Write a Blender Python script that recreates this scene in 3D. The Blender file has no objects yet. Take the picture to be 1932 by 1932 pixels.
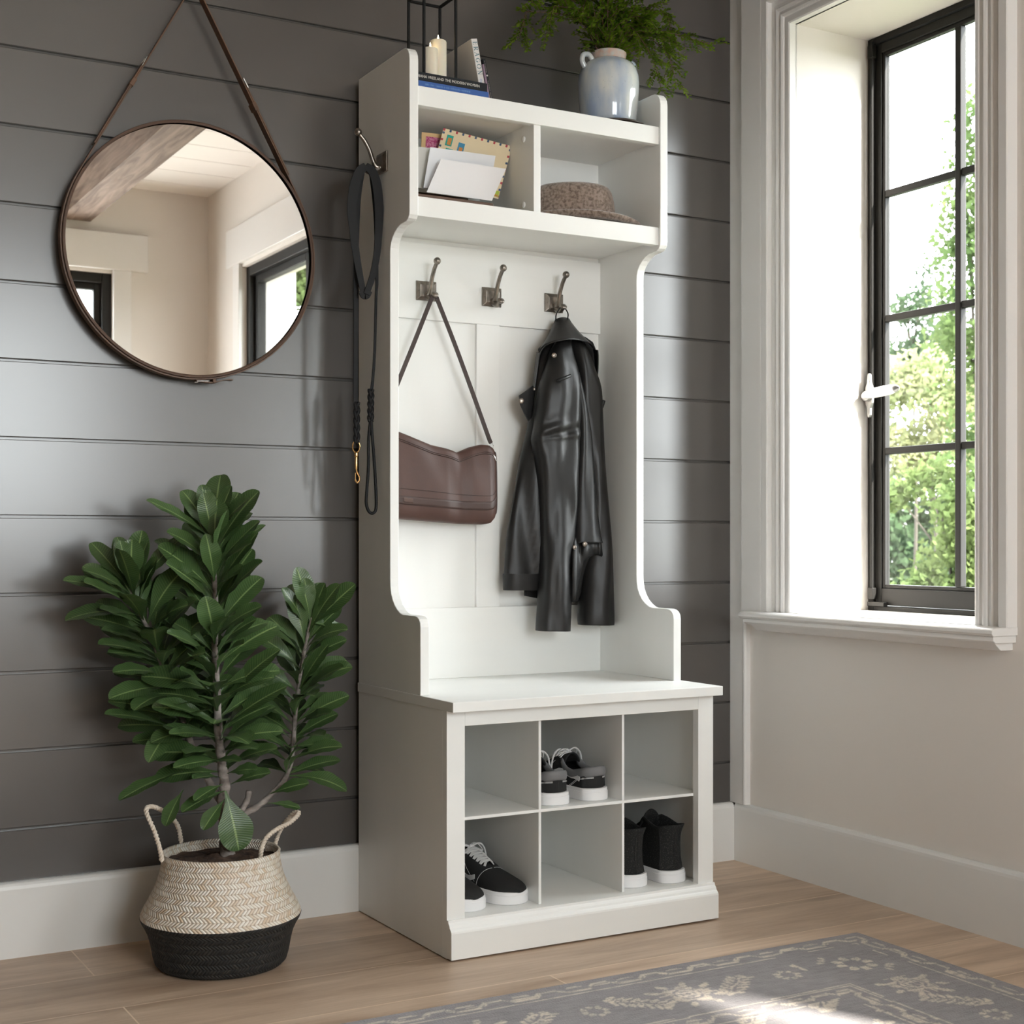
import bpy, bmesh, math, random
from mathutils import Vector, Matrix, noise
random.seed(7)
PI=math.pi
S=bpy.context.scene
COL=S.collection
# ---------------------------------------------------------------- camera numbers (1932 px frame)
F_PX,YAW,HY=2728.2,.5152,1021.2
CAM=Vector((-1.2042,-2.7744,.7695))
def ray(u,v):
    a=(u-966)/F_PX; b=(HY-v)/F_PX
    return Vector((math.sin(YAW)+a*math.cos(YAW), math.cos(YAW)-a*math.sin(YAW), b))
def aty(u,v,y):
    r=ray(u,v); t=(y-CAM.y)/r.y; return CAM+r*t
def atx(u,v,x):
    r=ray(u,v); t=(x-CAM.x)/r.x; return CAM+r*t
def atz(u,v,z):
    r=ray(u,v); t=(z-CAM.z)/r.z; return CAM+r*t
# ---------------------------------------------------------------- mesh builder
def lerp(a,b,t): return a+(b-a)*t
def interp(pts,t):
    """piecewise-linear table lookup [(t,val..)]"""
    if t<=pts[0][0]: return pts[0][1:]
    for p,q in zip(pts,pts[1:]):
        if t<=q[0]:
            k=(t-p[0])/(q[0]-p[0]+1e-12); return tuple(lerp(a,b,k) for a,b in zip(p[1:],q[1:]))
    return pts[-1][1:]
def crom(P,n):
    """Catmull-Rom through vectors, n samples per span"""
    P=[Vector(p) for p in P]; out=[]
    for i in range(len(P)-1):
        p0=P[max(i-1,0)];p1=P[i];p2=P[i+1];p3=P[min(i+2,len(P)-1)]
        for k in range(n):
            t=k/n
            out.append(.5*((2*p1)+(p2-p0)*t+(2*p0-5*p1+4*p2-p3)*t*t+(3*p1-p0-3*p2+p3)*t**3))
    out.append(P[-1]); return out
class MB:
    def __init__(s): s.v=[];s.f=[];s.uv=None;s.mi=[]
    def add(s,v,f,mi=0):
        o=len(s.v); s.v+= [Vector(p) for p in v]; s.f+=[tuple(o+i for i in q) for q in f]; s.mi+=[mi]*len(f); return s
    def box(s,x0,x1,y0,y1,z0,z1,mi=0):
        v=[(x,y,z) for x in (x0,x1) for y in (y0,y1) for z in (z0,z1)]
        return s.add(v,[(0,1,3,2),(4,6,7,5),(0,4,5,1),(2,3,7,6),(0,2,6,4),(1,5,7,3)],mi)
    def obox(s,M,hx,hy,hz,mi=0):
        v=[M@Vector((x*hx,y*hy,z*hz)) for x in (-1,1) for y in (-1,1) for z in (-1,1)]
        return s.add(v,[(0,1,3,2),(4,6,7,5),(0,4,5,1),(2,3,7,6),(0,2,6,4),(1,5,7,3)],mi)
    def prism(s,poly,axis,a,b,mi=0):
        """poly of 2-tuples in the other two axes (x<y<z order), extruded along axis a..b"""
        n=len(poly)
        def P(p,c):
            if axis=='X': return (c,p[0],p[1])
            if axis=='Y': return (p[0],c,p[1])
            return (p[0],p[1],c)
        v=[P(p,a) for p in poly]+[P(p,b) for p in poly]
        f=[tuple(range(n)),tuple(range(2*n-1,n-1,-1))]+[(i,n+i,n+(i+1)%n,(i+1)%n) for i in range(n)]
        return s.add(v,f,mi)
    def rings(s,R,close=True,cap0=True,cap1=True,mi=0):
        n=len(R[0]); v=[p for r in R for p in r]; f=[]
        for i in range(len(R)-1):
            for j in range(n if close else n-1):
                k=(j+1)%n; f.append((i*n+j,i*n+k,(i+1)*n+k,(i+1)*n+j))
        if cap0: f.append(tuple(range(n-1,-1,-1)))
        if cap1: f.append(tuple((len(R)-1)*n+j for j in range(n)))
        return s.add(v,f,mi)
    def tube(s,P,r,n=8,mi=0,cap=True):
        P=[Vector(p) for p in P]; R=[]; up=None
        for i,p in enumerate(P):
            d=(P[min(i+1,len(P)-1)]-P[max(i-1,0)]).normalized()
            if up is None:
                up=d.orthogonal().normalized()
            up=(up-d*up.dot(d)).normalized(); w=d.cross(up)
            rr=r[i] if isinstance(r,(list,tuple)) else r
            R.append([p+(up*math.cos(2*PI*k/n)+w*math.sin(2*PI*k/n))*rr for k in range(n)])
        return s.rings(R,cap0=cap,cap1=cap,mi=mi)
    def ribbon(s,P,wdir,w,t,mi=0):
        """flat band; wdir vector or list of vectors, w width, t thickness"""
        P=[Vector(p) for p in P]; R=[]
        for i,p in enumerate(P):
            d=(P[min(i+1,len(P)-1)]-P[max(i-1,0)]).normalized()
            a=Vector(wdir[i] if isinstance(wdir,list) else wdir); a=(a-d*a.dot(d)).normalized(); b=d.cross(a)
            ww=w[i] if isinstance(w,(list,tuple)) else w
            R.append([p+a*ww/2+b*t/2,p-a*ww/2+b*t/2,p-a*ww/2-b*t/2,p+a*ww/2-b*t/2])
        return s.rings(R,mi=mi)
    def lathe(s,prof,c,n=48,mi=0,axis=Vector((0,0,1)),caps=(True,True)):
        c=Vector(c); q=axis.to_track_quat('Z','Y')
        R=[[c+q@Vector((r*math.cos(2*PI*k/n),r*math.sin(2*PI*k/n),z)) for k in range(n)] for r,z in prof]
        return s.rings(R,cap0=caps[0],cap1=caps[1],mi=mi)
    def sphere(s,c,r,n=16,m=10,mi=0,sc=(1,1,1)):
        c=Vector(c); R=[]
        for i in range(m+1):
            a=-PI/2+PI*i/m; rr=max(math.cos(a),.02)
            R.append([c+Vector((r*rr*math.cos(2*PI*k/n)*sc[0],r*rr*math.sin(2*PI*k/n)*sc[1],r*math.sin(a)*sc[2])) for k in range(n)])
        return s.rings(R,mi=mi)
    def grid(s,fn,nu,nv,mi=0):
        v=[fn(i/nu,j/nv) for i in range(nu+1) for j in range(nv+1)]
        f=[(i*(nv+1)+j,(i+1)*(nv+1)+j,(i+1)*(nv+1)+j+1,i*(nv+1)+j+1) for i in range(nu) for j in range(nv)]
        return s.add(v,f,mi)
    def build(s,name,mat,parent=None,smooth=False,bevel=0,seg=2,weld=False,solid=0,sub=0,**k):
        off=Vector(k.get('off',(0,0,0)))
        if parent is not None: off=Vector(parent.get('_o',(0,0,0)))
        me=bpy.data.meshes.new(name)
        me.from_pydata([tuple(p-off) for p in s.v],[],s.f)
        ms=mat if isinstance(mat,list) else [mat]
        for m in ms: me.materials.append(m)
        if len(ms)>1: me.polygons.foreach_set('material_index',s.mi)
        bm=bmesh.new(); bm.from_mesh(me)
        if weld: bmesh.ops.remove_doubles(bm,verts=bm.verts,dist=1e-5)
        if not k.get('keepn'): bmesh.ops.recalc_face_normals(bm,faces=bm.faces)
        bm.to_mesh(me); bm.free()
        if s.uv:
            L=me.uv_layers.new(name='UVMap')
            for i,l in enumerate(me.loops): L.data[i].uv=s.uv[l.vertex_index]
        if smooth:
            me.polygons.foreach_set('use_smooth',[True]*len(me.polygons))
        me.update()
        o=bpy.data.objects.new(name,me); COL.objects.link(o)
        if parent is not None:
            o.parent=parent; o['_o']=tuple(off)
        else:
            o.location=off; o['_o']=tuple(off)
        if solid:
            d=o.modifiers.new('thick','SOLIDIFY'); d.thickness=solid; d.offset=k.get('soff',0)
        if bevel:
            d=o.modifiers.new('bevel','BEVEL'); d.width=bevel; d.segments=seg; d.limit_method='ANGLE'; d.angle_limit=math.radians(40); d.harden_normals=False
        if sub:
            d=o.modifiers.new('sub','SUBSURF'); d.levels=sub; d.render_levels=sub
        if smooth=='auto' or (smooth and k.get('auto')):
            me.set_sharp_from_angle(angle=math.radians(k.get('auto',35) if not smooth=='auto' else 35))
        return o
def tag(o,label=None,cat=None,group=None,kind=None):
    if label:o['label']=label
    if cat:o['category']=cat
    if group:o['group']=group
    if kind:o['kind']=kind
    return o
def empty(name,loc,label=None,cat=None,group=None,kind=None):
    o=bpy.data.objects.new(name,None); COL.objects.link(o); o.location=loc; o['_o']=tuple(loc); o.empty_display_size=.05
    return tag(o,label,cat,group,kind)
def struct(o): o['kind']='structure'; return o
# ---------------------------------------------------------------- materials
def nt(name):
    m=bpy.data.materials.new(name); m.use_nodes=True; n=m.node_tree; b=n.nodes['Principled BSDF']; return m,n,b
def col(c): return (c[0],c[1],c[2],1)
def link(n,a,b): n.links.new(a,b)
def mat(name,c,rough=.5,metal=0,noise=None,c2=None,bump=None,stretch=(1,1,1),spec=None,**k):
    """noise=(scale,detail,lo,hi) mixes c and c2 ; bump=(scale,strength,distance)"""
    m,n,b=nt(name); b.inputs['Base Color'].default_value=col(c); b.inputs['Roughness'].default_value=rough; b.inputs['Metallic'].default_value=metal
    if spec is not None: b.inputs['Specular IOR Level'].default_value=spec
    if k.get('coat'): b.inputs['Coat Weight'].default_value=k['coat']; b.inputs['Coat Roughness'].default_value=.08
    if k.get('sheen'): b.inputs['Sheen Weight'].default_value=k['sheen']
    if k.get('sss'):
        b.inputs['Subsurface Weight'].default_value=k['sss']; b.inputs['Subsurface Radius'].default_value=(.02,.012,.006)
    tc=n.nodes.new('ShaderNodeTexCoord'); mp=n.nodes.new('ShaderNodeMapping'); mp.inputs['Scale'].default_value=stretch
    link(n,tc.outputs['Object'],mp.inputs['Vector'])
    if noise:
        t=n.nodes.new('ShaderNodeTexNoise'); t.inputs['Scale'].default_value=noise[0]; t.inputs['Detail'].default_value=noise[1]
        r=n.nodes.new('ShaderNodeMapRange'); r.inputs[1].default_value=noise[2]; r.inputs[2].default_value=noise[3]
        x=n.nodes.new('ShaderNodeMix'); x.data_type='RGBA'; x.inputs[6].default_value=col(c); x.inputs[7].default_value=col(c2)
        link(n,mp.outputs[0],t.inputs['Vector']); link(n,t.outputs['Fac'],r.inputs[0]); link(n,r.outputs[0],x.inputs[0]); link(n,x.outputs[2],b.inputs['Base Color'])
    if bump:
        t=n.nodes.new('ShaderNodeTexNoise'); t.inputs['Scale'].default_value=bump[0]; t.inputs['Detail'].default_value=4
        u=n.nodes.new('ShaderNodeBump'); u.inputs['Strength'].default_value=bump[1]; u.inputs['Distance'].default_value=bump[2]
        link(n,mp.outputs[0],t.inputs['Vector']); link(n,t.outputs['Fac'],u.inputs['Height']); link(n,u.outputs[0],b.inputs['Normal'])
    return m
def emis(name,c,s):
    m,n,b=nt(name); b.inputs['Base Color'].default_value=col(c); b.inputs['Emission Color'].default_value=col(c); b.inputs['Emission Strength'].default_value=s; return m
M={}
M['lam']=mat('white_laminate',(.80,.80,.78),.42,noise=(9,5,.35,.65),c2=(.765,.77,.75),bump=(60,.05,.001),stretch=(1,1,.12))
M['lamx']=mat('white_laminate_cross',(.80,.80,.78),.42,noise=(9,5,.35,.65),c2=(.765,.77,.75),bump=(60,.05,.001),stretch=(.12,1,1))
M['paint']=mat('warm_white_wall_paint',(.70,.655,.61),.6,bump=(180,.05,.001))
M['trim']=mat('gloss_white_trim_paint',(.72,.70,.68),.28,bump=(14,.05,.002))
M['base']=mat('white_baseboard_paint',(.70,.69,.67),.35,bump=(10,.08,.002))
M['ship']=mat('charcoal_shiplap_paint',(.074,.067,.062),.25,noise=(3,3,.3,.7),c2=(.066,.060,.056),bump=(260,.03,.0004),spec=.88)
M['ceil']=mat('white_ceiling_paint',(.78,.74,.70),.6)
M['black']=mat('black_window_metal',(.014,.013,.012),.5,spec=.22)
M['nick']=mat('aged_nickel',(.30,.265,.235),.30,1,noise=(90,3,.3,.7),c2=(.20,.175,.15))
M['dark']=mat('screw_hole_black',(.004,.004,.004),.6)
M['brass']=mat('brass',(.72,.45,.20),.25,1)
M['steel']=mat('bright_steel',(.75,.74,.72),.2,1)
M['bleath']=mat('black_leash_leather',(.008,.008,.009),.62,bump=(300,.15,.0005),spec=.3)
M['leath']=mat('black_jacket_leather',(.009,.0085,.0085),.40,bump=(170,.20,.0006),spec=.36)
M['lining']=mat('black_jacket_lining',(.006,.006,.006),.8)
M['brown']=mat('brown_bag_leather',(.064,.026,.018),.5,noise=(30,3,.3,.7),c2=(.056,.023,.016),bump=(220,.15,.0006))
M['brownd']=mat('dark_brown_leather',(.028,.013,.010),.4)
M['strapb']=mat('tan_brown_strap',(.115,.050,.018),.5,noise=(40,3,.3,.7),c2=(.075,.034,.013),bump=(300,.2,.0004))
M['rimb']=mat('brown_mirror_leather',(.085,.045,.028),.55,bump=(400,.5,.0006))
M['felt']=mat('brown_wool_felt',(.115,.078,.056),.95,noise=(170,5,.36,.58),c2=(.25,.19,.155),bump=(260,.35,.001),sheen=.4)
M['soil']=mat('dark_potting_soil',(.110,.064,.042),.95,noise=(60,6,.35,.65),c2=(.045,.026,.018),bump=(90,.8,.005))
M['bark']=mat('grey_bark',(.30,.26,.235),.8,noise=(30,6,.35,.65),c2=(.13,.105,.09),bump=(45,.8,.006),stretch=(1,1,2.4))
M['barkd']=mat('dark_garden_bark',(.035,.028,.02),.9)
M['rope']=mat('natural_seagrass_rope',(.68,.60,.51),.8,noise=(80,3,.3,.7),c2=(.54,.45,.36))
M['wax']=mat('ivory_wax',(.72,.66,.54),.5,sss=.3)
M['flame']=emis('candle_flame_glow',(1,.78,.45),9)
M['ironb']=mat('black_iron',(.006,.006,.006),.55,spec=.2)
M['paper']=mat('white_paper',(.74,.73,.74),.7)
M['paper2']=mat('cool_white_paper',(.70,.71,.74),.7)
M['paper3']=mat('grey_paper',(.56,.55,.52),.7)
M['pages']=mat('book_pages',(.66,.63,.57),.8,noise=(400,2,.3,.7),c2=(.50,.47,.41),stretch=(.02,.02,1))
M['kraft']=mat('kraft_paper',(.60,.40,.20),.7)
M['air']=mat('cream_airmail_paper',(.74,.62,.42),.7,noise=(14,3,.3,.7),c2=(.70,.57,.37))
M['magenta']=mat('magenta_ink',(.36,.03,.13),.7,noise=(260,3,.42,.56),c2=(.55,.20,.30))
M['teal']=mat('teal_ink',(.02,.33,.27),.7)
M['sblue']=mat('stamp_blue',(.05,.25,.42),.7)
M['orange']=mat('orange_ink',(.55,.22,.05),.7)
M['lime']=mat('lime_green_ink',(.40,.50,.06),.7)
M['red']=mat('airmail_red',(.42,.05,.07),.7)
M['navy']=mat('airmail_blue',(.05,.09,.16),.7)
M['wood']=mat('dark_walnut',(.070,.036,.022),.5,noise=(14,4,.3,.7),c2=(.11,.058,.036),stretch=(.3,4,4))
M['tray']=mat('dark_brown_tray',(.022,.011,.006),.4)
M['bkblk']=mat('black_book_cover',(.009,.010,.013),.6,spec=.25)
M['bkblu']=mat('blue_book_cover',(.022,.085,.30),.5)
M['bkwht']=mat('pale_book_cover',(.62,.60,.585),.5)
M['bkpur']=mat('mauve_book_cover',(.20,.13,.18),.5)
M['ink']=mat('light_title_ink',(.62,.60,.56),.6)
M['inkdim']=mat('dim_title_ink',(.16,.145,.13),.7)
M['inkteal']=mat('teal_title_ink',(.09,.17,.20),.6)
M['inkblue']=mat('pale_blue_title_ink',(.10,.22,.48),.6)
M['canvas']=mat('black_shoe_canvas',(.010,.010,.010),.85,bump=(500,.4,.0006))
M['suede']=mat('dark_shoe_suede',(.022,.021,.021),.9,bump=(300,.4,.0006))
M['knit']=mat('black_speckled_knit',(.006,.006,.006),.9,noise=(420,3,.56,.70),c2=(.05,.05,.045),bump=(500,.5,.001))
M['gpad']=mat('grey_padded_collar',(.17,.17,.175),.7)
M['rub']=mat('white_rubber_sole',(.78,.78,.79),.45)
M['lace']=mat('white_shoelace',(.66,.65,.64),.8,bump=(900,.3,.0004))
M['glaceln']=mat('white_stitching',(.62,.62,.62),.8)
M['porc']=mat('white_porcelain',(.80,.79,.78),.2)
M['pewt']=mat('grey_pewter_hardware',(.34,.33,.32),.4,1)
M['capw']=mat('white_plastic_cap',(.72,.71,.68),.4)
M['grass']=mat('garden_grass',(.055,.065,.035),.9,noise=(2,4,.3,.7),c2=(.04,.05,.028))

def mirror_mat():
    m,n,b=nt('mirror_silver'); b.inputs['Base Color'].default_value=(.90,.89,.87,1); b.inputs['Metallic'].default_value=1; b.inputs['Roughness'].default_value=.0; return m
def glass_mat():
    m=bpy.data.materials.new('clear_window_glass'); m.use_nodes=True; n=m.node_tree; n.nodes.clear()
    o=n.nodes.new('ShaderNodeOutputMaterial'); t=n.nodes.new('ShaderNodeBsdfTransparent'); g=n.nodes.new('ShaderNodeBsdfGlossy'); g.inputs['Roughness'].default_value=.02
    f=n.nodes.new('ShaderNodeFresnel'); f.inputs['IOR'].default_value=1.25; x=n.nodes.new('ShaderNodeMixShader')
    t.inputs[0].default_value=(.97,.98,.97,1)
    ge=n.nodes.new('ShaderNodeNewGeometry'); su=n.nodes.new('ShaderNodeMath'); su.operation='SUBTRACT'; su.inputs[0].default_value=1; mu=n.nodes.new('ShaderNodeMath'); mu.operation='MULTIPLY'
    link(n,ge.outputs['Backfacing'],su.inputs[1]); link(n,su.outputs[0],mu.inputs[0]); link(n,f.outputs[0],mu.inputs[1])   # one reflection per pane, none on leaving it
    link(n,mu.outputs[0],x.inputs[0]); link(n,t.outputs[0],x.inputs[1]); link(n,g.outputs[0],x.inputs[2]); link(n,x.outputs[0],o.inputs[0]); return m
def floor_mat():
    m,n,b=nt('oak_plank_floor'); b.inputs['Roughness'].default_value=.42
    tc=n.nodes.new('ShaderNodeTexCoord'); mp=n.nodes.new('ShaderNodeMapping'); link(n,tc.outputs['Object'],mp.inputs[0])
    mp.inputs['Location'].default_value=(-.117+1.9*2,.577,0)   # a row seam on y=-.577, a joint on x=.117
    br=n.nodes.new('ShaderNodeTexBrick'); link(n,mp.outputs[0],br.inputs['Vector'])
    br.inputs['Scale'].default_value=1; br.inputs['Brick Width'].default_value=1.9; br.inputs['Row Height'].default_value=.198; br.inputs['Mortar Size'].default_value=.0015
    br.inputs['Mortar Smooth'].default_value=.3; br.offset=.37; br.offset_frequency=2
    br.inputs['Color1'].default_value=(.0,.0,.0,1); br.inputs['Color2'].default_value=(1,1,1,1); br.inputs['Mortar'].default_value=(.5,.5,.5,1)
    # grain
    m2=n.nodes.new('ShaderNodeMapping'); m2.inputs['Scale'].default_value=(1.1,9,1); link(n,tc.outputs['Object'],m2.inputs[0])
    n1=n.nodes.new('ShaderNodeTexNoise'); n1.inputs['Scale'].default_value=2.2; n1.inputs['Detail'].default_value=8; n1.inputs['Roughness'].default_value=.62; n1.inputs['Distortion'].default_value=.5; link(n,m2.outputs[0],n1.inputs['Vector'])
    m3=n.nodes.new('ShaderNodeMapping'); m3.inputs['Scale'].default_value=(3,120,1); link(n,tc.outputs['Object'],m3.inputs[0])
    n2=n.nodes.new('ShaderNodeTexNoise'); n2.inputs['Scale'].default_value=3; n2.inputs['Detail'].default_value=4; link(n,m3.outputs[0],n2.inputs['Vector'])
    # knots
    m4=n.nodes.new('ShaderNodeMapping'); m4.inputs['Scale'].default_value=(2.2,6.5,1); m4.inputs['Location'].default_value=(.35,.1,0); link(n,tc.outputs['Object'],m4.inputs[0])
    vo=n.nodes.new('ShaderNodeTexVoronoi'); vo.inputs['Scale'].default_value=.8; link(n,m4.outputs[0],vo.inputs['Vector'])
    kr=n.nodes.new('ShaderNodeMapRange'); kr.inputs[1].default_value=.03; kr.inputs[2].default_value=.10; kr.inputs[3].default_value=.45; kr.inputs[4].default_value=0; link(n,vo.outputs['Distance'],kr.inputs[0])
    r=n.nodes.new('ShaderNodeValToRGB'); e=r.color_ramp.elements; e[0].position=.28; e[0].color=(.36,.245,.165,1); e[1].position=.72; e[1].color=(.68,.52,.385,1)
    link(n,n1.outputs['Fac'],r.inputs[0])
    x=n.nodes.new('ShaderNodeMix'); x.data_type='RGBA'; x.blend_type='MULTIPLY'; x.inputs[0].default_value=1
    t1=n.nodes.new('ShaderNodeMapRange'); t1.inputs[3].default_value=.80; t1.inputs[4].default_value=1.06; link(n,br.outputs['Color'],t1.inputs[0])
    link(n,r.outputs[0],x.inputs[6]); link(n,t1.outputs[0],x.inputs[7])
    y=n.nodes.new('ShaderNodeMix'); y.data_type='RGBA'; y.blend_type='MULTIPLY'; y.inputs[0].default_value=1
    t2=n.nodes.new('ShaderNodeMapRange'); t2.inputs[3].default_value=.88; t2.inputs[4].default_value=1.12; link(n,n2.outputs['Fac'],t2.inputs[0])
    link(n,x.outputs[2],y.inputs[6]); link(n,t2.outputs[0],y.inputs[7])
    z=n.nodes.new('ShaderNodeMix'); z.data_type='RGBA'; link(n,kr.outputs[0],z.inputs[0]); link(n,y.outputs[2],z.inputs[6]); z.inputs[7].default_value=(.06,.045,.035,1)
    w=n.nodes.new('ShaderNodeMix'); w.data_type='RGBA'; link(n,br.outputs['Fac'],w.inputs[0]); link(n,z.outputs[2],w.inputs[6]); w.inputs[7].default_value=(.68,.53,.39,1)
    link(n,w.outputs[2],b.inputs['Base Color'])
    bp=n.nodes.new('ShaderNodeBump'); bp.inputs['Strength'].default_value=.15; bp.inputs['Distance'].default_value=.001; link(n,n2.outputs['Fac'],bp.inputs['Height']); link(n,bp.outputs[0],b.inputs['Normal'])
    return m
def weave_mat(name,c1,c2,c3,sc=1.0):
    """herringbone woven strips, driven by UV: u round the basket, v up it"""
    m,n,b=nt(name); b.inputs['Roughness'].default_value=.75
    uv=n.nodes.new('ShaderNodeUVMap'); sp=n.nodes.new('ShaderNodeSeparateXYZ'); link(n,uv.outputs[0],sp.inputs[0])
    def ma(op,a,bb=None):
        q=n.nodes.new('ShaderNodeMath'); q.operation=op
        for i,s in enumerate((a,bb)):
            if s is None: continue
            if isinstance(s,(int,float)): q.inputs[i].default_value=s
            else: link(n,s,q.inputs[i])
        return q.outputs[0]
    v=ma('MULTIPLY',sp.outputs[1],21*sc); pp=ma('PINGPONG',v,1.0)       # zigzag over rows
    u=ma('MULTIPLY',sp.outputs[0],120*sc)
    k=ma('ADD',u,ma('MULTIPLY',pp,1.3)); fr=ma('FRACT',k)
    edge=ma('MULTIPLY',ma('PINGPONG',fr,.5),2.0)
    row=ma('PINGPONG',v,1.0); re=ma('MULTIPLY',ma('PINGPONG',ma('FRACT',v),.5),2.0)
    h=ma('MULTIPLY',ma('POWER',edge,.5),ma('POWER',re,.3))
    wn=n.nodes.new('ShaderNodeTexWhiteNoise'); wn.noise_dimensions='2D'; cb=n.nodes.new('ShaderNodeCombineXYZ'); link(n,ma('FLOOR',k),cb.inputs[0]); link(n,ma('FLOOR',v),cb.inputs[1]); link(n,cb.outputs[0],wn.inputs['Vector'])
    r=n.nodes.new('ShaderNodeMix'); r.data_type='RGBA'; r.inputs[6].default_value=col(c1); r.inputs[7].default_value=col(c2)
    link(n,ma('POWER',wn.outputs[0],2.0),r.inputs[0])
    x=n.nodes.new('ShaderNodeMix'); x.data_type='RGBA'; x.inputs[6].default_value=col(c3); link(n,r.outputs[2],x.inputs[7])
    rg=n.nodes.new('ShaderNodeMapRange'); rg.inputs[1].default_value=.15; rg.inputs[2].default_value=.5; link(n,h,rg.inputs[0]); link(n,rg.outputs[0],x.inputs[0])
    link(n,x.outputs[2],b.inputs['Base Color'])
    bp=n.nodes.new('ShaderNodeBump'); bp.inputs['Strength'].default_value=.9; bp.inputs['Distance'].default_value=.003; link(n,h,bp.inputs['Height']); link(n,bp.outputs[0],b.inputs['Normal'])
    return m
def leaf_mat(name,c1,c2,rib,rough=.33,trans=.15,nv=26):
    m,n,b=nt(name); b.inputs['Roughness'].default_value=rough
    uv=n.nodes.new('ShaderNodeUVMap'); sp=n.nodes.new('ShaderNodeSeparateXYZ'); link(n,uv.outputs[0],sp.inputs[0])
    def ma(op,a,bb=None):
        q=n.nodes.new('ShaderNodeMath'); q.operation=op
        for i,s in enumerate((a,bb)):
            if s is None: continue
            if isinstance(s,(int,float)): q.inputs[i].default_value=s
            else: link(n,s,q.inputs[i])
        return q.outputs[0]
    ab=ma('ABSOLUTE',ma('SUBTRACT',sp.outputs[0],.5))
    mid=n.nodes.new('ShaderNodeMapRange'); mid.inputs[1].default_value=.018; mid.inputs[2].default_value=.04; mid.inputs[3].default_value=1; mid.inputs[4].default_value=0; link(n,ab,mid.inputs[0])
    vv=ma('PINGPONG',ma('ADD',ma('MULTIPLY',sp.outputs[1],nv),ma('MULTIPLY',ab,-5.0)),.5)
    ve=n.nodes.new('ShaderNodeMapRange'); ve.inputs[1].default_value=.0; ve.inputs[2].default_value=.13; ve.inputs[3].default_value=.42; ve.inputs[4].default_value=0; link(n,vv,ve.inputs[0])
    tc=n.nodes.new('ShaderNodeTexCoord'); t=n.nodes.new('ShaderNodeTexNoise'); t.inputs['Scale'].default_value=14; link(n,tc.outputs['Object'],t.inputs['Vector'])
    x=n.nodes.new('ShaderNodeMix'); x.data_type='RGBA'; x.inputs[6].default_value=col(c1); x.inputs[7].default_value=col(c2); link(n,t.outputs['Fac'],x.inputs[0])
    y=n.nodes.new('ShaderNodeMix'); y.data_type='RGBA'; y.inputs[7].default_value=col(rib); link(n,x.outputs[2],y.inputs[6]); link(n,ma('MAXIMUM',mid.outputs[0],ve.outputs[0]),y.inputs[0])
    link(n,y.outputs[2],b.inputs['Base Color'])
    bp=n.nodes.new('ShaderNodeBump'); bp.inputs['Strength'].default_value=.35; bp.inputs['Distance'].default_value=.001; link(n,vv,bp.inputs['Height']); link(n,bp.outputs[0],b.inputs['Normal'])
    return m
def thin_leaf(name,c1,c2,tr,scale=3):
    m=bpy.data.materials.new(name); m.use_nodes=True; n=m.node_tree; n.nodes.clear(); o=n.nodes.new('ShaderNodeOutputMaterial')
    d=n.nodes.new('ShaderNodeBsdfDiffuse'); t=n.nodes.new('ShaderNodeBsdfTranslucent'); x=n.nodes.new('ShaderNodeMixShader'); x.inputs[0].default_value=tr
    tc=n.nodes.new('ShaderNodeTexCoord'); q=n.nodes.new('ShaderNodeTexNoise'); q.inputs['Scale'].default_value=scale; link(n,tc.outputs['Object'],q.inputs['Vector'])
    r=n.nodes.new('ShaderNodeMapRange'); r.inputs[1].default_value=.35; r.inputs[2].default_value=.65; link(n,q.outputs['Fac'],r.inputs[0])
    mx=n.nodes.new('ShaderNodeMix'); mx.data_type='RGBA'; mx.inputs[6].default_value=col(c1); mx.inputs[7].default_value=col(c2); link(n,r.outputs[0],mx.inputs[0])
    link(n,mx.outputs[2],d.inputs[0]); link(n,mx.outputs[2],t.inputs[0]); link(n,d.outputs[0],x.inputs[1]); link(n,t.outputs[0],x.inputs[2]); link(n,x.outputs[0],o.inputs[0]); return m
def wood_beam_mat():
    m,n,b=nt('weathered_beam_wood'); b.inputs['Roughness'].default_value=.8
    tc=n.nodes.new('ShaderNodeTexCoord'); mp=n.nodes.new('ShaderNodeMapping'); mp.inputs['Scale'].default_value=(10,.9,10); link(n,tc.outputs['Object'],mp.inputs[0])
    t=n.nodes.new('ShaderNodeTexNoise'); t.inputs['Scale'].default_value=3; t.inputs['Detail'].default_value=8; t.inputs['Distortion'].default_value=1.2; link(n,mp.outputs[0],t.inputs['Vector'])
    r=n.nodes.new('ShaderNodeValToRGB'); e=r.color_ramp.elements; e[0].position=.3; e[0].color=(.10,.065,.045,1); e[1].position=.7; e[1].color=(.26,.19,.15,1)
    link(n,t.outputs['Fac'],r.inputs[0]); link(n,r.outputs[0],b.inputs['Base Color'])
    bp=n.nodes.new('ShaderNodeBump'); bp.inputs['Strength'].default_value=.6; bp.inputs['Distance'].default_value=.004; link(n,t.outputs['Fac'],bp.inputs['Height']); link(n,bp.outputs[0],b.inputs['Normal'])
    return m
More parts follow.
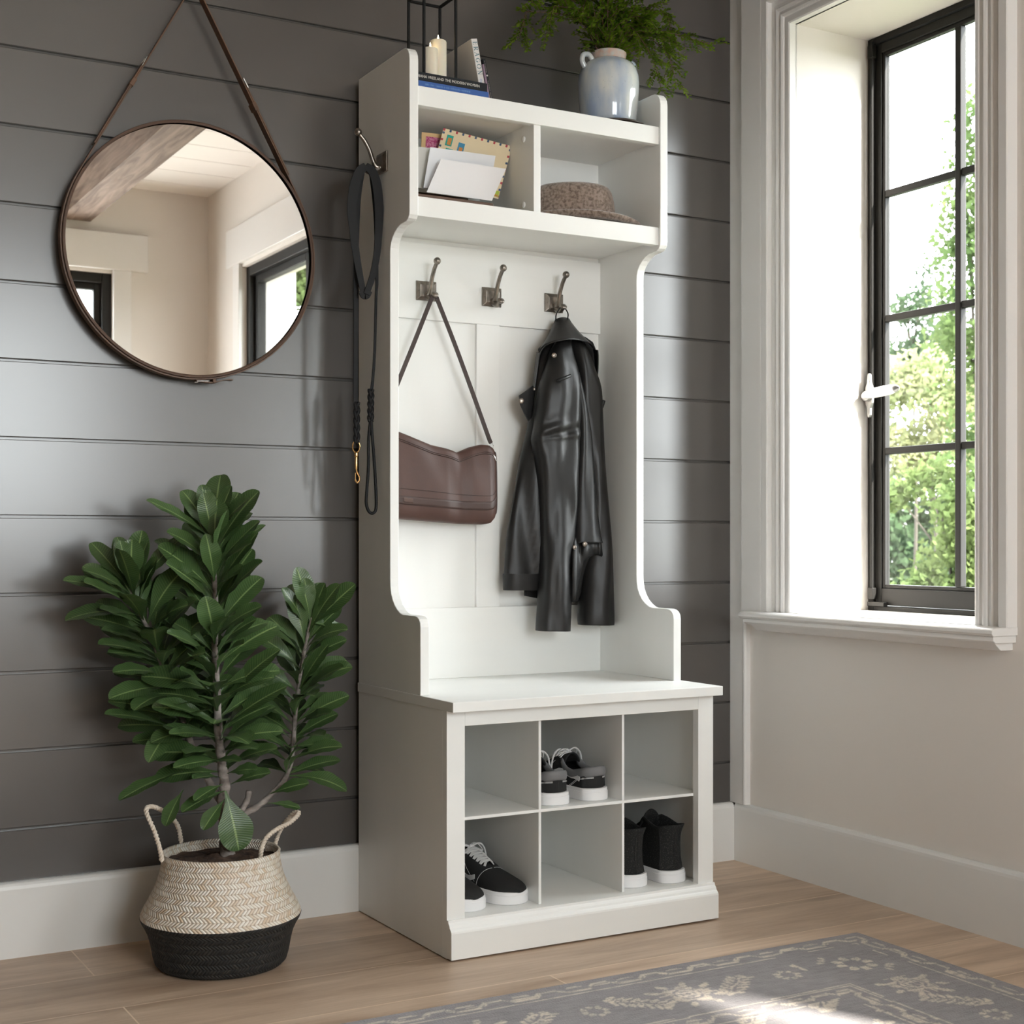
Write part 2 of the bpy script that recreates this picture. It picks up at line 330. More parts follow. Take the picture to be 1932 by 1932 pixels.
def vase_mat():
    m,n,b=nt('pale_blue_glaze'); b.inputs['Roughness'].default_value=.12; b.inputs['Coat Weight'].default_value=.5; b.inputs['Coat Roughness'].default_value=.05
    tc=n.nodes.new('ShaderNodeTexCoord'); mp=n.nodes.new('ShaderNodeMapping'); mp.inputs['Scale'].default_value=(1.4,1.4,.55); link(n,tc.outputs['Object'],mp.inputs[0])
    t=n.nodes.new('ShaderNodeTexNoise'); t.inputs['Scale'].default_value=16; t.inputs['Detail'].default_value=5; link(n,mp.outputs[0],t.inputs['Vector'])
    r=n.nodes.new('ShaderNodeValToRGB'); e=r.color_ramp.elements; e[0].position=.34; e[0].color=(.30,.37,.49,1); e[1].position=.64; e[1].color=(.56,.58,.55,1)
    link(n,t.outputs['Fac'],r.inputs[0])
    t2=n.nodes.new('ShaderNodeTexNoise'); t2.inputs['Scale'].default_value=330; link(n,tc.outputs['Object'],t2.inputs['Vector'])
    k=n.nodes.new('ShaderNodeMapRange'); k.inputs[1].default_value=.68; k.inputs[2].default_value=.76; k.inputs[4].default_value=.5; link(n,t2.outputs['Fac'],k.inputs[0])
    x=n.nodes.new('ShaderNodeMix'); x.data_type='RGBA'; x.inputs[7].default_value=(.12,.10,.12,1); link(n,k.outputs[0],x.inputs[0]); link(n,r.outputs[0],x.inputs[6])
    link(n,x.outputs[2],b.inputs['Base Color']); return m
def rug_mat():
    m,n,b=nt('faded_rug_wool'); b.inputs['Roughness'].default_value=.95; b.inputs['Sheen Weight'].default_value=.2
    at=n.nodes.new('ShaderNodeAttribute'); at.attribute_name='pattern'
    tc=n.nodes.new('ShaderNodeTexCoord')
    def nz(sc,st,d=5):
        mp=n.nodes.new('ShaderNodeMapping'); mp.inputs['Scale'].default_value=st; link(n,tc.outputs['Object'],mp.inputs[0])
        t=n.nodes.new('ShaderNodeTexNoise'); t.inputs['Scale'].default_value=sc; t.inputs['Detail'].default_value=d; link(n,mp.outputs[0],t.inputs['Vector']); return t.outputs['Fac']
    a=nz(34,(1,3.2,1)); c=nz(7,(1,1,1)); f=nz(300,(1,1,1),2)
    def ma(op,p,q):
        k=n.nodes.new('ShaderNodeMath'); k.operation=op
        for i,s in enumerate((p,q)):
            if isinstance(s,(int,float)): k.inputs[i].default_value=s
            else: link(n,s,k.inputs[i])
        return k.outputs[0]
    g=n.nodes.new('ShaderNodeMix'); g.data_type='RGBA'; g.inputs[6].default_value=(.065,.057,.064,1); g.inputs[7].default_value=(.31,.285,.29,1)
    link(n,ma('ADD',ma('MULTIPLY',a,.6),ma('MULTIPLY',c,.45)),g.inputs[0])
    w=n.nodes.new('ShaderNodeMapRange'); w.inputs[1].default_value=.32; w.inputs[2].default_value=.50; w.inputs[3].default_value=.22; w.inputs[4].default_value=.92; link(n,ma('ADD',ma('MULTIPLY',a,.5),ma('MULTIPLY',f,.35)),w.inputs[0])
    x=n.nodes.new('ShaderNodeMix'); x.data_type='RGBA'; x.inputs[7].default_value=(.60,.51,.41,1); link(n,g.outputs[2],x.inputs[6]); link(n,ma('MULTIPLY',at.outputs['Fac'],w.outputs[0]),x.inputs[0])
    link(n,x.outputs[2],b.inputs['Base Color'])
    bp=n.nodes.new('ShaderNodeBump'); bp.inputs['Strength'].default_value=.8; bp.inputs['Distance'].default_value=.002; link(n,f,bp.inputs['Height']); link(n,bp.outputs[0],b.inputs['Normal'])
    return m
M['mirror']=mirror_mat(); M['glass']=glass_mat(); M['floor']=floor_mat(); M['beam']=wood_beam_mat(); M['vase']=vase_mat(); M['rug']=rug_mat()
M['wlight']=weave_mat('whitewashed_woven_seagrass',(.90,.85,.77),(.72,.57,.42),(.48,.37,.26))
M['wdark']=weave_mat('black_woven_seagrass',(.014,.013,.012),(.035,.030,.025),(.003,.003,.003))
M['leaf']=leaf_mat('glossy_dark_green_leaf',(.034,.072,.020),(.055,.102,.034),(.19,.27,.10))
M['fern']=thin_leaf('olive_green_leaflet',(.17,.27,.02),(.08,.155,.012),.35,40)
M['tl1']=thin_leaf('muted_birch_leaf',(.095,.125,.045),(.045,.075,.028),.45,1.2)  # garden haze is put into the colour: darker, less saturated green
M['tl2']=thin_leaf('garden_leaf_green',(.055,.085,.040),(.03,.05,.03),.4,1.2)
M['tl3']=thin_leaf('pale_blossom_leaf',(.30,.30,.17),(.13,.16,.07),.5,1.5)
M['stemr']=mat('red_brown_twig',(.09,.035,.02),.6)
#PART2
# ================================================================ ROOM
XL,XR,YF,ZC=-3.6,1.0,-4.2,2.463
YB=.018
def wall_with_holes(name,axis,pos0,pos1,a0,a1,z0,z1,holes,mat):
    """wall slab; axis 'X' -> slab between x pos0..pos1 running along y a0..a1"""
    b=MB(); cuts=sorted(set([a0,a1]+[h[0] for h in holes]+[h[1] for h in holes]))
    for p,q in zip(cuts,cuts[1:]):
        hs=[h for h in holes if h[0]<=p+1e-6 and h[1]>=q-1e-6]
        segs=[(z0,z1)]
        if hs: segs=[(z0,hs[0][2]),(hs[0][3],z1)]
        for s,t in segs:
            if axis=='X': b.box(pos0,pos1,p,q,s,t)
            else: b.box(p,q,pos0,pos1,s,t)
    return struct(b.build(name,mat))
W1=(-.753,-.203,.605,1.958); W2=(-3.687,-2.26,.60,2.034); W3=(-.85,.534,.70,2.046)
wall_with_holes('wall_right','X',XR,1.262,YF,.3,-.02,ZC,[W2,W1],M['paint'])
wall_with_holes('wall_front','Y',YF-.28,YF,XL,1.262,-.02,ZC,[W3],M['paint'])
struct(MB().box(XL-.2,XL,YF-.28,.3,-.02,ZC).build('wall_left',M['ship']))  # unseen wall, its dark colour put in to lower bounce light from the left
fl=MB().box(XL-.2,1.262,YF-.28,.3,-.06,0).build('floor',M['floor']); struct(fl)
# planked ceiling: boards running along x with small gaps
b=MB(); y=YF-.28
b.box(XL-.2,1.262,YF-.28,.3,ZC+.012,ZC+.06)
while y<.3:
    b.box(XL-.2,1.262,y,min(y+.229,.3),ZC,ZC+.014); y+=.2345
struct(b.build('ceiling',M['ceil']))
struct(MB().box(.285,.43,YF,YB,2.28,ZC).box(.2845,.2865,YF,YB,2.30,2.302).build('trim_1',M['beam'],bevel=.004))
# shiplap back wall
prof=[]; zt=ZC+.02; k=-6
poly=[(.09,-.02),(.09,ZC)]
zs=[1.687-.1453*k for k in range(-6,12)]
zs=[z for z in zs if z<ZC-.02 and z>.02]
poly.append((YB,ZC))
for z in zs:
    poly+= [(YB,z+.0042),(YB+.001,z+.0030),(YB+.0085,z+.0030),(YB+.0085,z-.0022),(YB+.001,z-.0022),(YB,z-.0034)]
poly.append((YB,-.02))
struct(MB().prism(poly,'X',XL-.2,XR+.02).build('wall_back',M['ship']))
# baseboards
H=.1385
bb=[(YB,0),(.0,0),(.0,H-.012),(.001,H-.006),(.004,H-.002),(.008,H),(YB,H)]
struct(MB().prism(bb,'X',XL,.983).build('baseboard_back',M['base']))
def rbase(name,x,s,y0,y1):
    p=[(x,0),(x-s*.017,0),(x-s*.017,H-.012),(x-s*.016,H-.006),(x-s*.013,H-.002),(x-s*.008,H),(x,H)]
    return struct(MB().prism([(a,c) for a,c in p],'Y',y0,y1).build(name,M['base']))
rbase('baseboard_right',XR,1,YF,0.0)
rbase('baseboard_left',XL,-1,YF,0.0)
struct(MB().prism([(YF,0),(YF+.017,0),(YF+.017,H-.01),(YF+.01,H),(YF,H)],'X',XL,XR-.017).build('baseboard_front',M['base']))
# corner board where the dark wall meets the window wall
cb=MB().box(.985,1.0,-.030,YB,H,ZC); cb.tube([(.990,-.034,H),(.990,-.034,ZC)],.0062,12); cb.box(.990,1.0,-.040,-.028,H,ZC)
struct(cb.build('trim_2',M['trim'],smooth='auto'))
# ---------------------------------------------------------------- window 1 (beside the hall tree)
def win_root(n,loc):
    e=empty('window_%d'%n,loc,kind='structure'); return e
w1=win_root(1,(1.2,-.478,.605))
# reveal lining + casing ring
ya,yb,za,zb=W1[0],W1[1],W1[2],W1[3]
def ring_profile(mb,prof,y0,y1,z0,z1,xdir=1,bottom=False):
    """prof list of (out,x): out = distance outwards from the opening edge. mitred picture-frame sweep on a plane x=const"""
    def path(o): 
        p=[(y1+o,z0),(y1+o,z1+o),(y0-o,z1+o),(y0-o,z0)]
        return p
    for (o1,x1),(o2,x2) in zip(prof,prof[1:]):
        A=path(o1);B=path(o2)
        for i in range(3):
            a0,a1=A[i],A[i+1];b0,b1=B[i],B[i+1]
            mb.add([(x1,a0[0],a0[1]),(x1,a1[0],a1[1]),(x2,b1[0],b1[1]),(x2,b0[0],b0[1])],[(0,1,2,3)])
    return mb
cas=MB()
prof=[(0,1.005),(0,.984),(.003,.982),(.010,.982),(.011,.985),(.019,.985),(.021,.981),(.026,.979),(.031,.981),(.033,.9845),(.036,.9845),(.038,.982),(.044,.980),(.047,.984),(.056,.986),(.0665,.986),(.0675,.974),(.070,.972),(.088,.972),(.090,.974),(.090,1.0)]
ring_profile(cas,prof,ya,yb,za-.002,zb)
cas.build('casing',M['trim'],w1,smooth='auto')
# flat board between casing and corner board
MB().box(.972,1.0,yb+.0895,-.0405,za-.002,ZC-.001).build('side_board',M['trim'],w1,bevel=.0015)
# sill
sl=MB()
sl.box(.975,1.262,ya-.0,yb+.0,za-.03,za+.0015)         # inside the opening
sl.prism([(1.0,za-.016),(.934,za-.016),(.930,za-.011),(.930,za-.005),(.934,za-.0015),(.940,za),(1.0,za)],'Y',ya-.092,yb+.120)
sl.prism([(1.0,za-.030),(.944,za-.030),(.938,za-.025),(.938,za-.016),(1.0,za-.016)],'Y',ya-.088,yb+.112)
sl.prism([(1.0,za-.045),(.968,za-.045),(.962,za-.041),(.956,za-.036),(.950,za-.030),(1.0,za-.030)],'Y',ya-.080,yb+.098)
sl.build('sill',M['trim'],w1,smooth='auto',bevel=.0012)
# black metal frame and sash
XF=1.222
fr=MB()
def rect_ring(mb,x0,x1,y0,y1,z0,z1,wl,wr,wb,wt):
    mb.box(x0,x1,y1-wl,y1,z0,z1); mb.box(x0,x1,y0,y0+wr,z0,z1); mb.box(x0,x1,y0+wr,y1-wl,z0,z0+wb); mb.box(x0,x1,y0+wr,y1-wl,z1-wt,z1)
rect_ring(fr,XF,XF+.036,ya,yb,za,zb,.020,.020,.012,.016)
fr.build('frame',M['black'],w1,bevel=.002)
sa=MB()
rect_ring(sa,XF+.004,XF+.030,ya+.021,yb-.021,za+.014,zb-.018,.020,.020,.040,.022)
rect_ring(sa,XF+.008,XF+.024,ya+.041,yb-.041,za+.054,zb-.040,.008,.008,.009,.009)
sash=sa.build('sash',M['black'],w1,bevel=.0018)
gz0,gz1=za+.063,zb-.049; gy0,gy1=ya+.049,yb-.049; gm=(gy0+gy1)/2
mu=MB().box(XF+.006,XF+.024,gm-.0085,gm+.0085,gz0,gz1)
mu.build('muntin',M['black'],sash,bevel=.002)
for zc in (.981,1.292,1.585):
    MB().box(XF+.008,XF+.024,gy0,gm-.0085,zc-.008,zc+.008).box(XF+.008,XF+.024,gm+.0085,gy1,zc-.008,zc+.008).build('muntin',M['black'],sash,bevel=.002)
zc=[gz0,.981,1.292,1.585,gz1]
for i in range(4):
    for (p,q) in ((gy0,gm),(gm,gy1)):
        MB().box(XF+.016,XF+.0185,p,q,zc[i],zc[i+1]).build('pane',M['glass'],w1)
# cremone bolt: rod, back plate, guide and lever
hz=1.113; hy=yb-.021; hx=XF-.004
rod=MB().tube([(hx-.003,hy,za+.03),(hx-.003,hy,zb-.01)],.0045,10)
rod.box(hx-.009,XF,hy-.008,hy+.008,za+.028,za+.055); rod.box(hx-.009,XF,hy-.045,hy+.009,za+.012,za+.022)
rod.box(hx-.009,XF,hy-.008,hy+.008,zb-.05,zb-.02)
rod.build('bolt_rod',M['black'],w1,smooth='auto',bevel=.001)
pl=MB(); out=[]
for z,w in ((-.052,.002),(-.046,.0045),(-.030,.0055),(-.018,.011),(0,.013),(.018,.011),(.030,.0055),(.046,.0045),(.052,.002)): out.append((w,z))
poly=[(hy+w,hz+z) for w,z in out]+[(hy-w,hz+z) for w,z in reversed(out)]
pl.prism(poly,'X',hx-.014,hx-.006)
pl.build('handle_plate',M['pewt'],w1,bevel=.0015)
ha=MB()
P0=Vector((hx-.016,hy,hz-.002)); 
ha.lathe([(.0,0),(.010,.0),(.0125,.006),(.012,.014),(.008,.019),(.0,.021)],P0+Vector((.006,0,0)),20,axis=Vector((-1,0,0)))
lev=ha.build('handle_hub',M['pewt'],w1,smooth=True)
tip=Vector((hx-.034,hy-.120,hz+.006)); base=P0+Vector((-.012,-.004,.002)); d=(tip-base).normalized(); L=(tip-base).length
MB().lathe([(.004,-.004),(.007,0),(.0095,.012),(.0118,.035),(.0124,.062),(.0115,.088),(.0088,L-.012)],base,20,axis=d).build('handle_grip',M['porc'],lev,smooth='auto')
MB().lathe([(.0088,0),(.0072,.006),(.001,.0135)],base+d*(L-.012),16,axis=d).build('grip_tip',M['pewt'],lev,smooth='auto')
# ---------------------------------------------------------------- window 2 (same wall, seen in the mirror)
def plain_window(n,axis,pos,rect,side,root_loc,nmul):
    """axis X: wall plane x=pos, frame sits just outside; side=+1 outward direction"""
    e=win_root(n,root_loc); a0,a1,z0,z1=rect; D=.11
    def bx(mb,d0,d1,p,q,s,t):
        lo,hi=sorted((pos+side*d0,pos+side*d1))
        if axis=='X': mb.box(lo,hi,p,q,s,t)
        else: mb.box(p,q,lo,hi,s,t)
    m=MB()
    for (w,d0,d1) in ((.045,.02,.10),):
        bx(m,d0,d1,a0,a0+w,z0,z1);bx(m,d0,d1,a1-w,a1,z0,z1);bx(m,d0,d1,a0+w,a1-w,z0,z0+w);bx(m,d0,d1,a0+w,a1-w,z1-w,z1)
    m.build('frame',M['black'],e,bevel=.003)
    step=(a1-a0-.09)/nmul
    for i in range(nmul):
        p=a0+.045+i*step; q=p+step; w=.034; s=MB()
        bx(s,.045,.085,p,p+w,z0+.045,z1-.045);bx(s,.045,.085,q-w,q,z0+.045,z1-.045);bx(s,.045,.085,p+w,q-w,z0+.045,z0+.045+w);bx(s,.045,.085,p+w,q-w,z1-.045-w,z1-.045)
        s.build('sash',M['black'],e,bevel=.003)
        g=MB(); bx(g,.062,.065,p+w,q-w,z0+.045+w,z1-.045-w); g.build('pane',M['glass'],e)
    c=MB(); hw=.16
    bx(c,-.018,.001,a0-.085,a0,z0-.0,z1+.015);bx(c,-.018,.001,a1,a1+.085,z0-.0,z1+.015);bx(c,-.024,.001,a0-.165,a1+.165,z1+.015,z1+.19)
    c.build('casing',M['trim'],e,bevel=.003)
    s=MB(); bx(s,-.05,.05,a0-.1,a1+.1,z0-.03,z0); s.build('sill',M['trim'],e,bevel=.003)
    return e
plain_window(2,'X',XR,W2,1,(1.05,-2.9,.6),2)
plain_window(3,'Y',YF,W3,-1,(-.16,-4.25,.70),2)
# ================================================================ HALL TREE
ht=empty('hall_tree',(.305,-.2,0),'tall white hall tree with coat hooks, two upper cubbies and shoe bench','hall tree')
W=.61; TP=.019
ZB=.4759
lower=[(-.0,ZB),(-.2941,ZB),(-.2941,.6058),(-.2925,.6140),(-.2875,.6205),(-.2800,.6245),(-.2700,.6263),(-.2150,.6263),(-.2030,.6288),(-.1900,.6349),(-.1780,.6430),(-.1680,.6540),(-.1610,.6660),(-.1575,.6800),(-.1565,.6950)]
upper=[(-.1565,1.3400),(-.1575,1.3520),(-.1610,1.3620),(-.1680,1.3710),(-.1780,1.3790),(-.1900,1.3855),(-.2040,1.3895),(-.2200,1.3905),(-.2320,1.3915),(-.2400,1.3955),(-.2448,1.4020),(-.2460,1.4100),(-.2460,1.7020),(-.2445,1.7110),(-.2400,1.7190),(-.2330,1.7255),(-.2240,1.7290),(-.2150,1.7299),(0,1.7299)]
poly=lower+upper
for x in (0,W-TP):
    MB().prism(poly,'X',x,x+TP).build('side_panel',M['lam'],ht,bevel=.0012)
xi0,xi1=TP,W-TP
bp=MB().box(xi0,xi1,-.003,-.0001,ZB,1.655).build('back_panel',M['lam'],ht)
fr=MB(); fr.box(xi0,xi1,-.012,-.003,1.2405,1.402); fr.box(.272,.329,-.012,-.003,.627,1.2405); fr.box(xi0,xi1,-.012,-.003,ZB,.627)
fr.build('back_rails',M['lamx'],ht,bevel=.0010)
def shelfpart(name,z0,z1,t):
    m=MB().box(xi0,xi1,-.222,-.003,z1-t,z1); m.box(xi0,xi1,-.240,-.222,z0,z1); return m.build(name,M['lamx'],ht,bevel=.0008)
shelfpart('top_shelf',1.6175,1.655,.030); shelfpart('cubby_shelf',1.402,1.440,.028)
dv=MB().box(.2845,.3008,-.235,-.003,1.440,1.625).build('cubby_divider',M['lam'],ht,bevel=.0008)
for z in (1.597,1.462):
    for y in (-.195,-.04):
        MB().lathe([(.0065,0),(.0065,.0025),(.004,.004)],(.2845,y,z),16,axis=Vector((-1,0,0))).build('screw_cap',M['capw'],dv,smooth='auto')
# bench
MB().box(-.0023,W+.0023,-.4342,-.0002,.4572,ZB).build('bench_top',M['lamx'],ht,bevel=.0010)
for x in (0,W-.018):
    MB().box(x,x+.018,-.3866,-.0002,.002,.4572).build('bench_side',M['lam'],ht,bevel=.0006)
ff=MB(); ff.box(0,.0375,-.4046,-.3866,.002,.4572); ff.box(.5725,W,-.4046,-.3866,.002,.4572); ff.box(.0375,.5725,-.4046,-.3866,.4278,.4572)
ff.build('face_frame',M['lamx'],ht,bevel=.0006)
MB().box(.018,W-.018,-.4040,-.004,.056,.0735).build('bench_floor',M['lamx'],ht)
MB().box(.018,W-.018,-.004,-.0004,.0735,.4572).build('bench_back',M['lam'],ht)
pr=[(-.4046,.0035),(-.4230,.0035),(-.4230,.051),(-.4222,.0545),(-.4192,.0580),(-.4165,.0600),(-.4150,.0640),(-.4125,.0672),(-.4105,.0690),(-.4100,.0735),(-.4046,.0735)]
MB().prism(pr,'X',0,W).build('plinth',M['lamx'],ht,bevel=.0004)
for x in (.2062,.3980):
    MB().box(x,x+.0058,-.387,-.004,.0735,.2495).box(x,x+.0058,-.387,-.004,.2553,.4572).build('bench_divider',M['lam'],ht,bevel=.0005)
MB().box(.018,W-.018,-.387,-.004,.2495,.2553).build('bench_shelf',M['lamx'],ht,bevel=.0005)
# hooks: built facing -Y at origin, plate centre on the board
def hook_parts(Mx,parent):
    def T(mb): mb.v=[Mx@p for p in mb.v]; return mb
    h=.0235; hz=.0205
    pl=MB(); 
    def sq(a,c,y): return [Vector((-a,y,-c)),Vector((a,y,-c)),Vector((a,y,c)),Vector((-a,y,c))]
    pl.rings([sq(h,hz,0),sq(h,hz,-.004),sq(h-.007,hz-.007,-.008),sq(h-.0075,hz-.0075,-.0085)])
    p=T(pl).build('mounting_plate',M['nick'],parent,bevel=.0008)
    for x in (-.0165,.0165): T(MB().lathe([(.0001,.0),(.0031,.0),(.0031,.0012)],(x,-.0055,-.001),14,axis=Vector((0,-1,0)))).build('screw_hole',M['dark'],p)
    a=MB()
    P=crom([(0,-.006,-.010),(0,-.016,-.0085),(0,-.023,.003),(0,-.030,.022),(0,-.041,.040),(0,-.053,.0525)],6)
    a.tube(P,[lerp(.0075,.0050,min(i/10,1))-.0008*(i/len(P)) for i in range(len(P))],12)
    a.sphere((0,-.0545,.055),.0078)
    P=crom([(0,-.010,-.012),(0,-.022,-.0185),(0,-.033,-.020),(0,-.043,-.014)],6)
    a.tube(P,[lerp(.0072,.0048,i/(len(P)-1)) for i in range(len(P))],12)
    a.lathe([(.0,0),(.0062,.001),(.0078,.004),(.0070,.007),(.0,.0085)],(0,-.041,-.0165),16,axis=Vector((0,-.75,.66)))
    T(a).build('hook_arm',M['nick'],parent,smooth=True)
HX=(.1493,.3076,.4656); HZ=1.3005
for x in HX:
    h=MB().box(x-.012,x+.012,-.0125,-.0115,HZ-.012,HZ+.012).build('coat_hook',M['nick'],ht)
    hook_parts(Matrix.Translation((x,-.012,HZ)),h)
SHY,SHZ=-.1235,1.5275
h=MB().box(-.0005,.0005,SHY-.012,SHY+.012,SHZ-.012,SHZ+.012).build('coat_hook',M['nick'],ht)
hook_parts(Matrix.Translation((0,SHY,SHZ))@Matrix.Rotation(-PI/2,4,'Z'),h)
# ================================================================ SMALL THINGS ON THE HALL TREE
def text_mesh(name,txt,size,mat,parent,Mx,depth=.0002,width=None):
    c=bpy.data.curves.new(name,'FONT'); c.body=txt; c.size=size; c.extrude=depth; c.align_x='LEFT'; c.align_y='CENTER'; c.resolution_u=2
    t=bpy.data.objects.new(name,c); COL.objects.link(t); bpy.context.view_layer.update()
    me=bpy.data.meshes.new_from_object(t.evaluated_get(bpy.context.evaluated_depsgraph_get()))
    bpy.data.objects.remove(t)
    xs=[v.co.x for v in me.vertices]; k=(width/(max(xs)-min(xs))) if width else 1
    off=Vector(parent.get('_o',(0,0,0)))
    for v in me.vertices: v.co=(Mx@Vector(((v.co.x-min(xs))*k,v.co.y,v.co.z)))-off
    me.materials.clear(); me.materials.append(mat)
    o=bpy.data.objects.new(name,me); COL.objects.link(o); o.parent=parent; o['_o']=tuple(off); return o
def book(name,Mx,w,h,t,mat,label,spine_text=None,ink=None,tsize=.01,twidth=None,toff=0,**k):
    """local frame: spine on the -Y face, x = thickness, y = width, z = height"""
    e=empty(name,Mx.translation,label,'book')
    def T(m): m.v=[Mx@p for p in m.v]; return m
    c=MB(); c.box(0,t,-.0,.0016,0,h); c.box(0,.0016,0.0016,w,0,h); c.box(t-.0016,t,.0016,w,0,h)
    cv=T(c).build('cover',mat,e,bevel=.0005)
    T(MB().box(.0016,t-.0016,.0017,w-.003,.003,h-.003)).build('pages',M['pages'],e)
    return e,cv
SZ=1.655
def faint_line(name,length,h,mat,parent,Mx,seed):
    """a line of print too small to read in the photo: a row of fine uneven upright strokes, one mesh"""
    r=random.Random(seed); b=MB(); x=0
    b.box(0,length,-h*.04,h*.04,0,.00008)
    while x<length-.0006:
        if r.random()<.14: x+=h*.6; continue
        w=h*r.uniform(.10,.18); t=h*r.choice((.34,.34,.5)); b.box(x,x+w,-h*.34,t,0,.0001); x+=h*r.uniform(.24,.42)
    b.v=[Mx@p for p in b.v]; return b.build(name,mat,parent)
# two books lying flat: x runs along their spines
def flat_book(z0,z1,x0,x1,y0,y1,mat,label,txt,size,width,ink,tx):
    e=empty('book',((x0+x1)/2,(y0+y1)/2,z0),label,'book',group='books lying under the lantern')
    c=MB(); c.box(x0,x1,y0,y0+.0014,z0,z1); c.box(x0,x1,y0+.0014,y1,z0,z0+.0014); c.box(x0,x1,y0+.0014,y1,z1-.0014,z1)
    cv=c.build('cover',mat,e,bevel=.0005)
    MB().box(x0+.002,x1-.002,y0+.0016,y1-.003,z0+.0015,z1-.0015).build('pages',M['pages'],e)
    Mx=Matrix.Translation((tx,y0-.0001,(z0+z1)/2))@Matrix.Rotation(PI/2,4,'X')
    if txt: text_mesh('spine_title',txt,size,ink,cv,Mx,.0001,width)
    else: faint_line('spine_title',width,size,ink,cv,Mx,3)
flat_book(SZ,SZ+.0122,.024,.1795,-.236,-.03,M['bkblu'],'blue book lying on the top shelf, lowest of the flat pair under the lantern',None,.0050,.100,M['inkblue'],.038)
flat_book(SZ+.0123,SZ+.0290,.021,.1765,-.236,-.03,M['bkblk'],'black book with white spine title lying directly under the black lantern','DIANA VREELAND THE MODERN WOMAN',.0078,.138,M['ink'],.0205)
# leaning books
def lean(x,y,z,ang,yaw=0): return Matrix.Translation((x,y,z))@Matrix.Rotation(yaw,4,'Z')@Matrix.Rotation(-ang,4,'Y')
A=lean(.1815,-.205,SZ,math.radians(11.5)); th=.0135
e,cv=book('book',A,.115,.127,th,M['bkwht'],'pale grey book with teal spine title leaning against the flat pair on the top shelf')
# serif capitals drawn as strokes
def serif_word(word,h,adv,parent,Mx,mat):
    mb=MB(); x0=0; tk,tn=.17*h,.07*h
    def st(a,b,w):
        a=Vector((a[0],a[1],0));b=Vector((b[0],b[1],0)); d=(b-a).normalized(); p=Vector((-d.y,d.x,0))*w/2
        mb.add([Mx@(a+p),Mx@(b+p),Mx@(b-p),Mx@(a-p)],[(0,1,2,3)])
    def arc(cx,cy,rx,ry,a0,a1,wa,wb,n=14):
        pr=None
        for i in range(n+1):
            t=lerp(a0,a1,i/n); q=(cx+rx*math.cos(t),cy+ry*math.sin(t)); w=lerp(wb,wa,abs(math.cos(t)))
            if pr: st(pr,q,w)
            pr=q
    for ch in word:
        X=lambda u:x0+u*h; Y=lambda v:v*h
        def ln(a,b,c,d,w): st((X(a),Y(b)),(X(c),Y(d)),w)
        sf=lambda u,v:ln(u-.12,v,u+.12,v,tn)
        wdt=.75
        if ch=='E': ln(.12,0,.12,1,tk);ln(.0,.035,.56,.035,tn);ln(0,.965,.54,.965,tn);ln(.12,.52,.46,.52,tn);ln(.56,0,.56,.2,tn);ln(.54,.8,.54,1,tn);ln(.46,.42,.46,.62,tn);wdt=.7
        if ch=='R': ln(.12,0,.12,1,tk);sf(.12,.03);ln(0,.97,.35,.97,tn);arc(X(.32),Y(.74),.22*h,.23*h,-PI/2,PI/2,tk,tn);ln(.12,.5,.34,.5,tn);ln(.3,.5,.62,.03,tk);sf(.66,.03);wdt=.78
        if ch=='A': ln(.08,.02,.38,1,tn);ln(.38,1,.68,.02,tk);ln(.2,.36,.56,.36,tn);sf(.08,.03);sf(.68,.03);wdt=.86
        if ch=='G': arc(X(.42),Y(.5),.36*h,.47*h,.75,2*PI-.75,tk,tn);ln(.7,.1,.7,.42,tk);sf(.68,.43);wdt=.88
        if ch=='O': arc(X(.44),Y(.5),.37*h,.47*h,0,2*PI,tk,tn,22);wdt=.95
        if ch=='N': ln(.14,.02,.14,1,tn);ln(.12,1,.66,0,tk);ln(.68,0,.68,.98,tn);sf(.14,.03);sf(.68,.97);ln(0,.97,.16,.97,tn);wdt=.86
        x0+=wdt*h+adv
    return mb.build('spine_title',mat,parent,keepn=True)
T1=A@Matrix.Translation((.0020,-.0003,.121))@Matrix.Rotation(PI/2,4,'X')@Matrix.Rotation(-PI/2,4,'Z')
serif_word('ERAGON',.0104,.0028,cv,T1,M['inkteal'])
T2=A@Matrix.Translation((th*.42,-.0003,.047))@Matrix.Rotation(PI/2,4,'X')@Matrix.Rotation(-PI/2,4,'Z')
text_mesh('author_line','Christopher Paolini',.0062,M['inkblue'],cv,T2,.0001,.043)
B_=lean(.1815+th/math.cos(math.radians(11.5))+.0008,-.208,SZ,math.radians(11.8))
book('book',B_,.105,.078,.0042,M['bkpur'],'thin mauve book leaning on the top shelf between the pale book and the black one')
C_=lean(.1815+th/math.cos(math.radians(11.5))+.0060,-.206,SZ,math.radians(12.4))
e,cv=book('book',C_,.105,.090,.0062,M['bkblk'],'thin black book with a small white spine emblem, rightmost of the leaning books')
T2=C_@Matrix.Translation((.0031,-.0003,.086))@Matrix.Rotation(PI/2,4,'X')@Matrix.Rotation(-PI/2,4,'Z')
faint_line('spine_title',.024,.0030,M['inkdim'],cv,T2,5)
T2=C_@Matrix.Translation((.0031,-.0003,.046))@Matrix.Rotation(PI/2,4,'X')@Matrix.Rotation(-PI/2,4,'Z')
faint_line('author_line',.040,.0034,M['inkdim'],cv,T2,9)
MB().lathe([(.0001,0),(.0017,0),(.0017,.0003)],C_@Vector((.0031,-.0001,.0565)),14,axis=Vector((0,-1,0))).build('spine_emblem',M['ink'],cv)
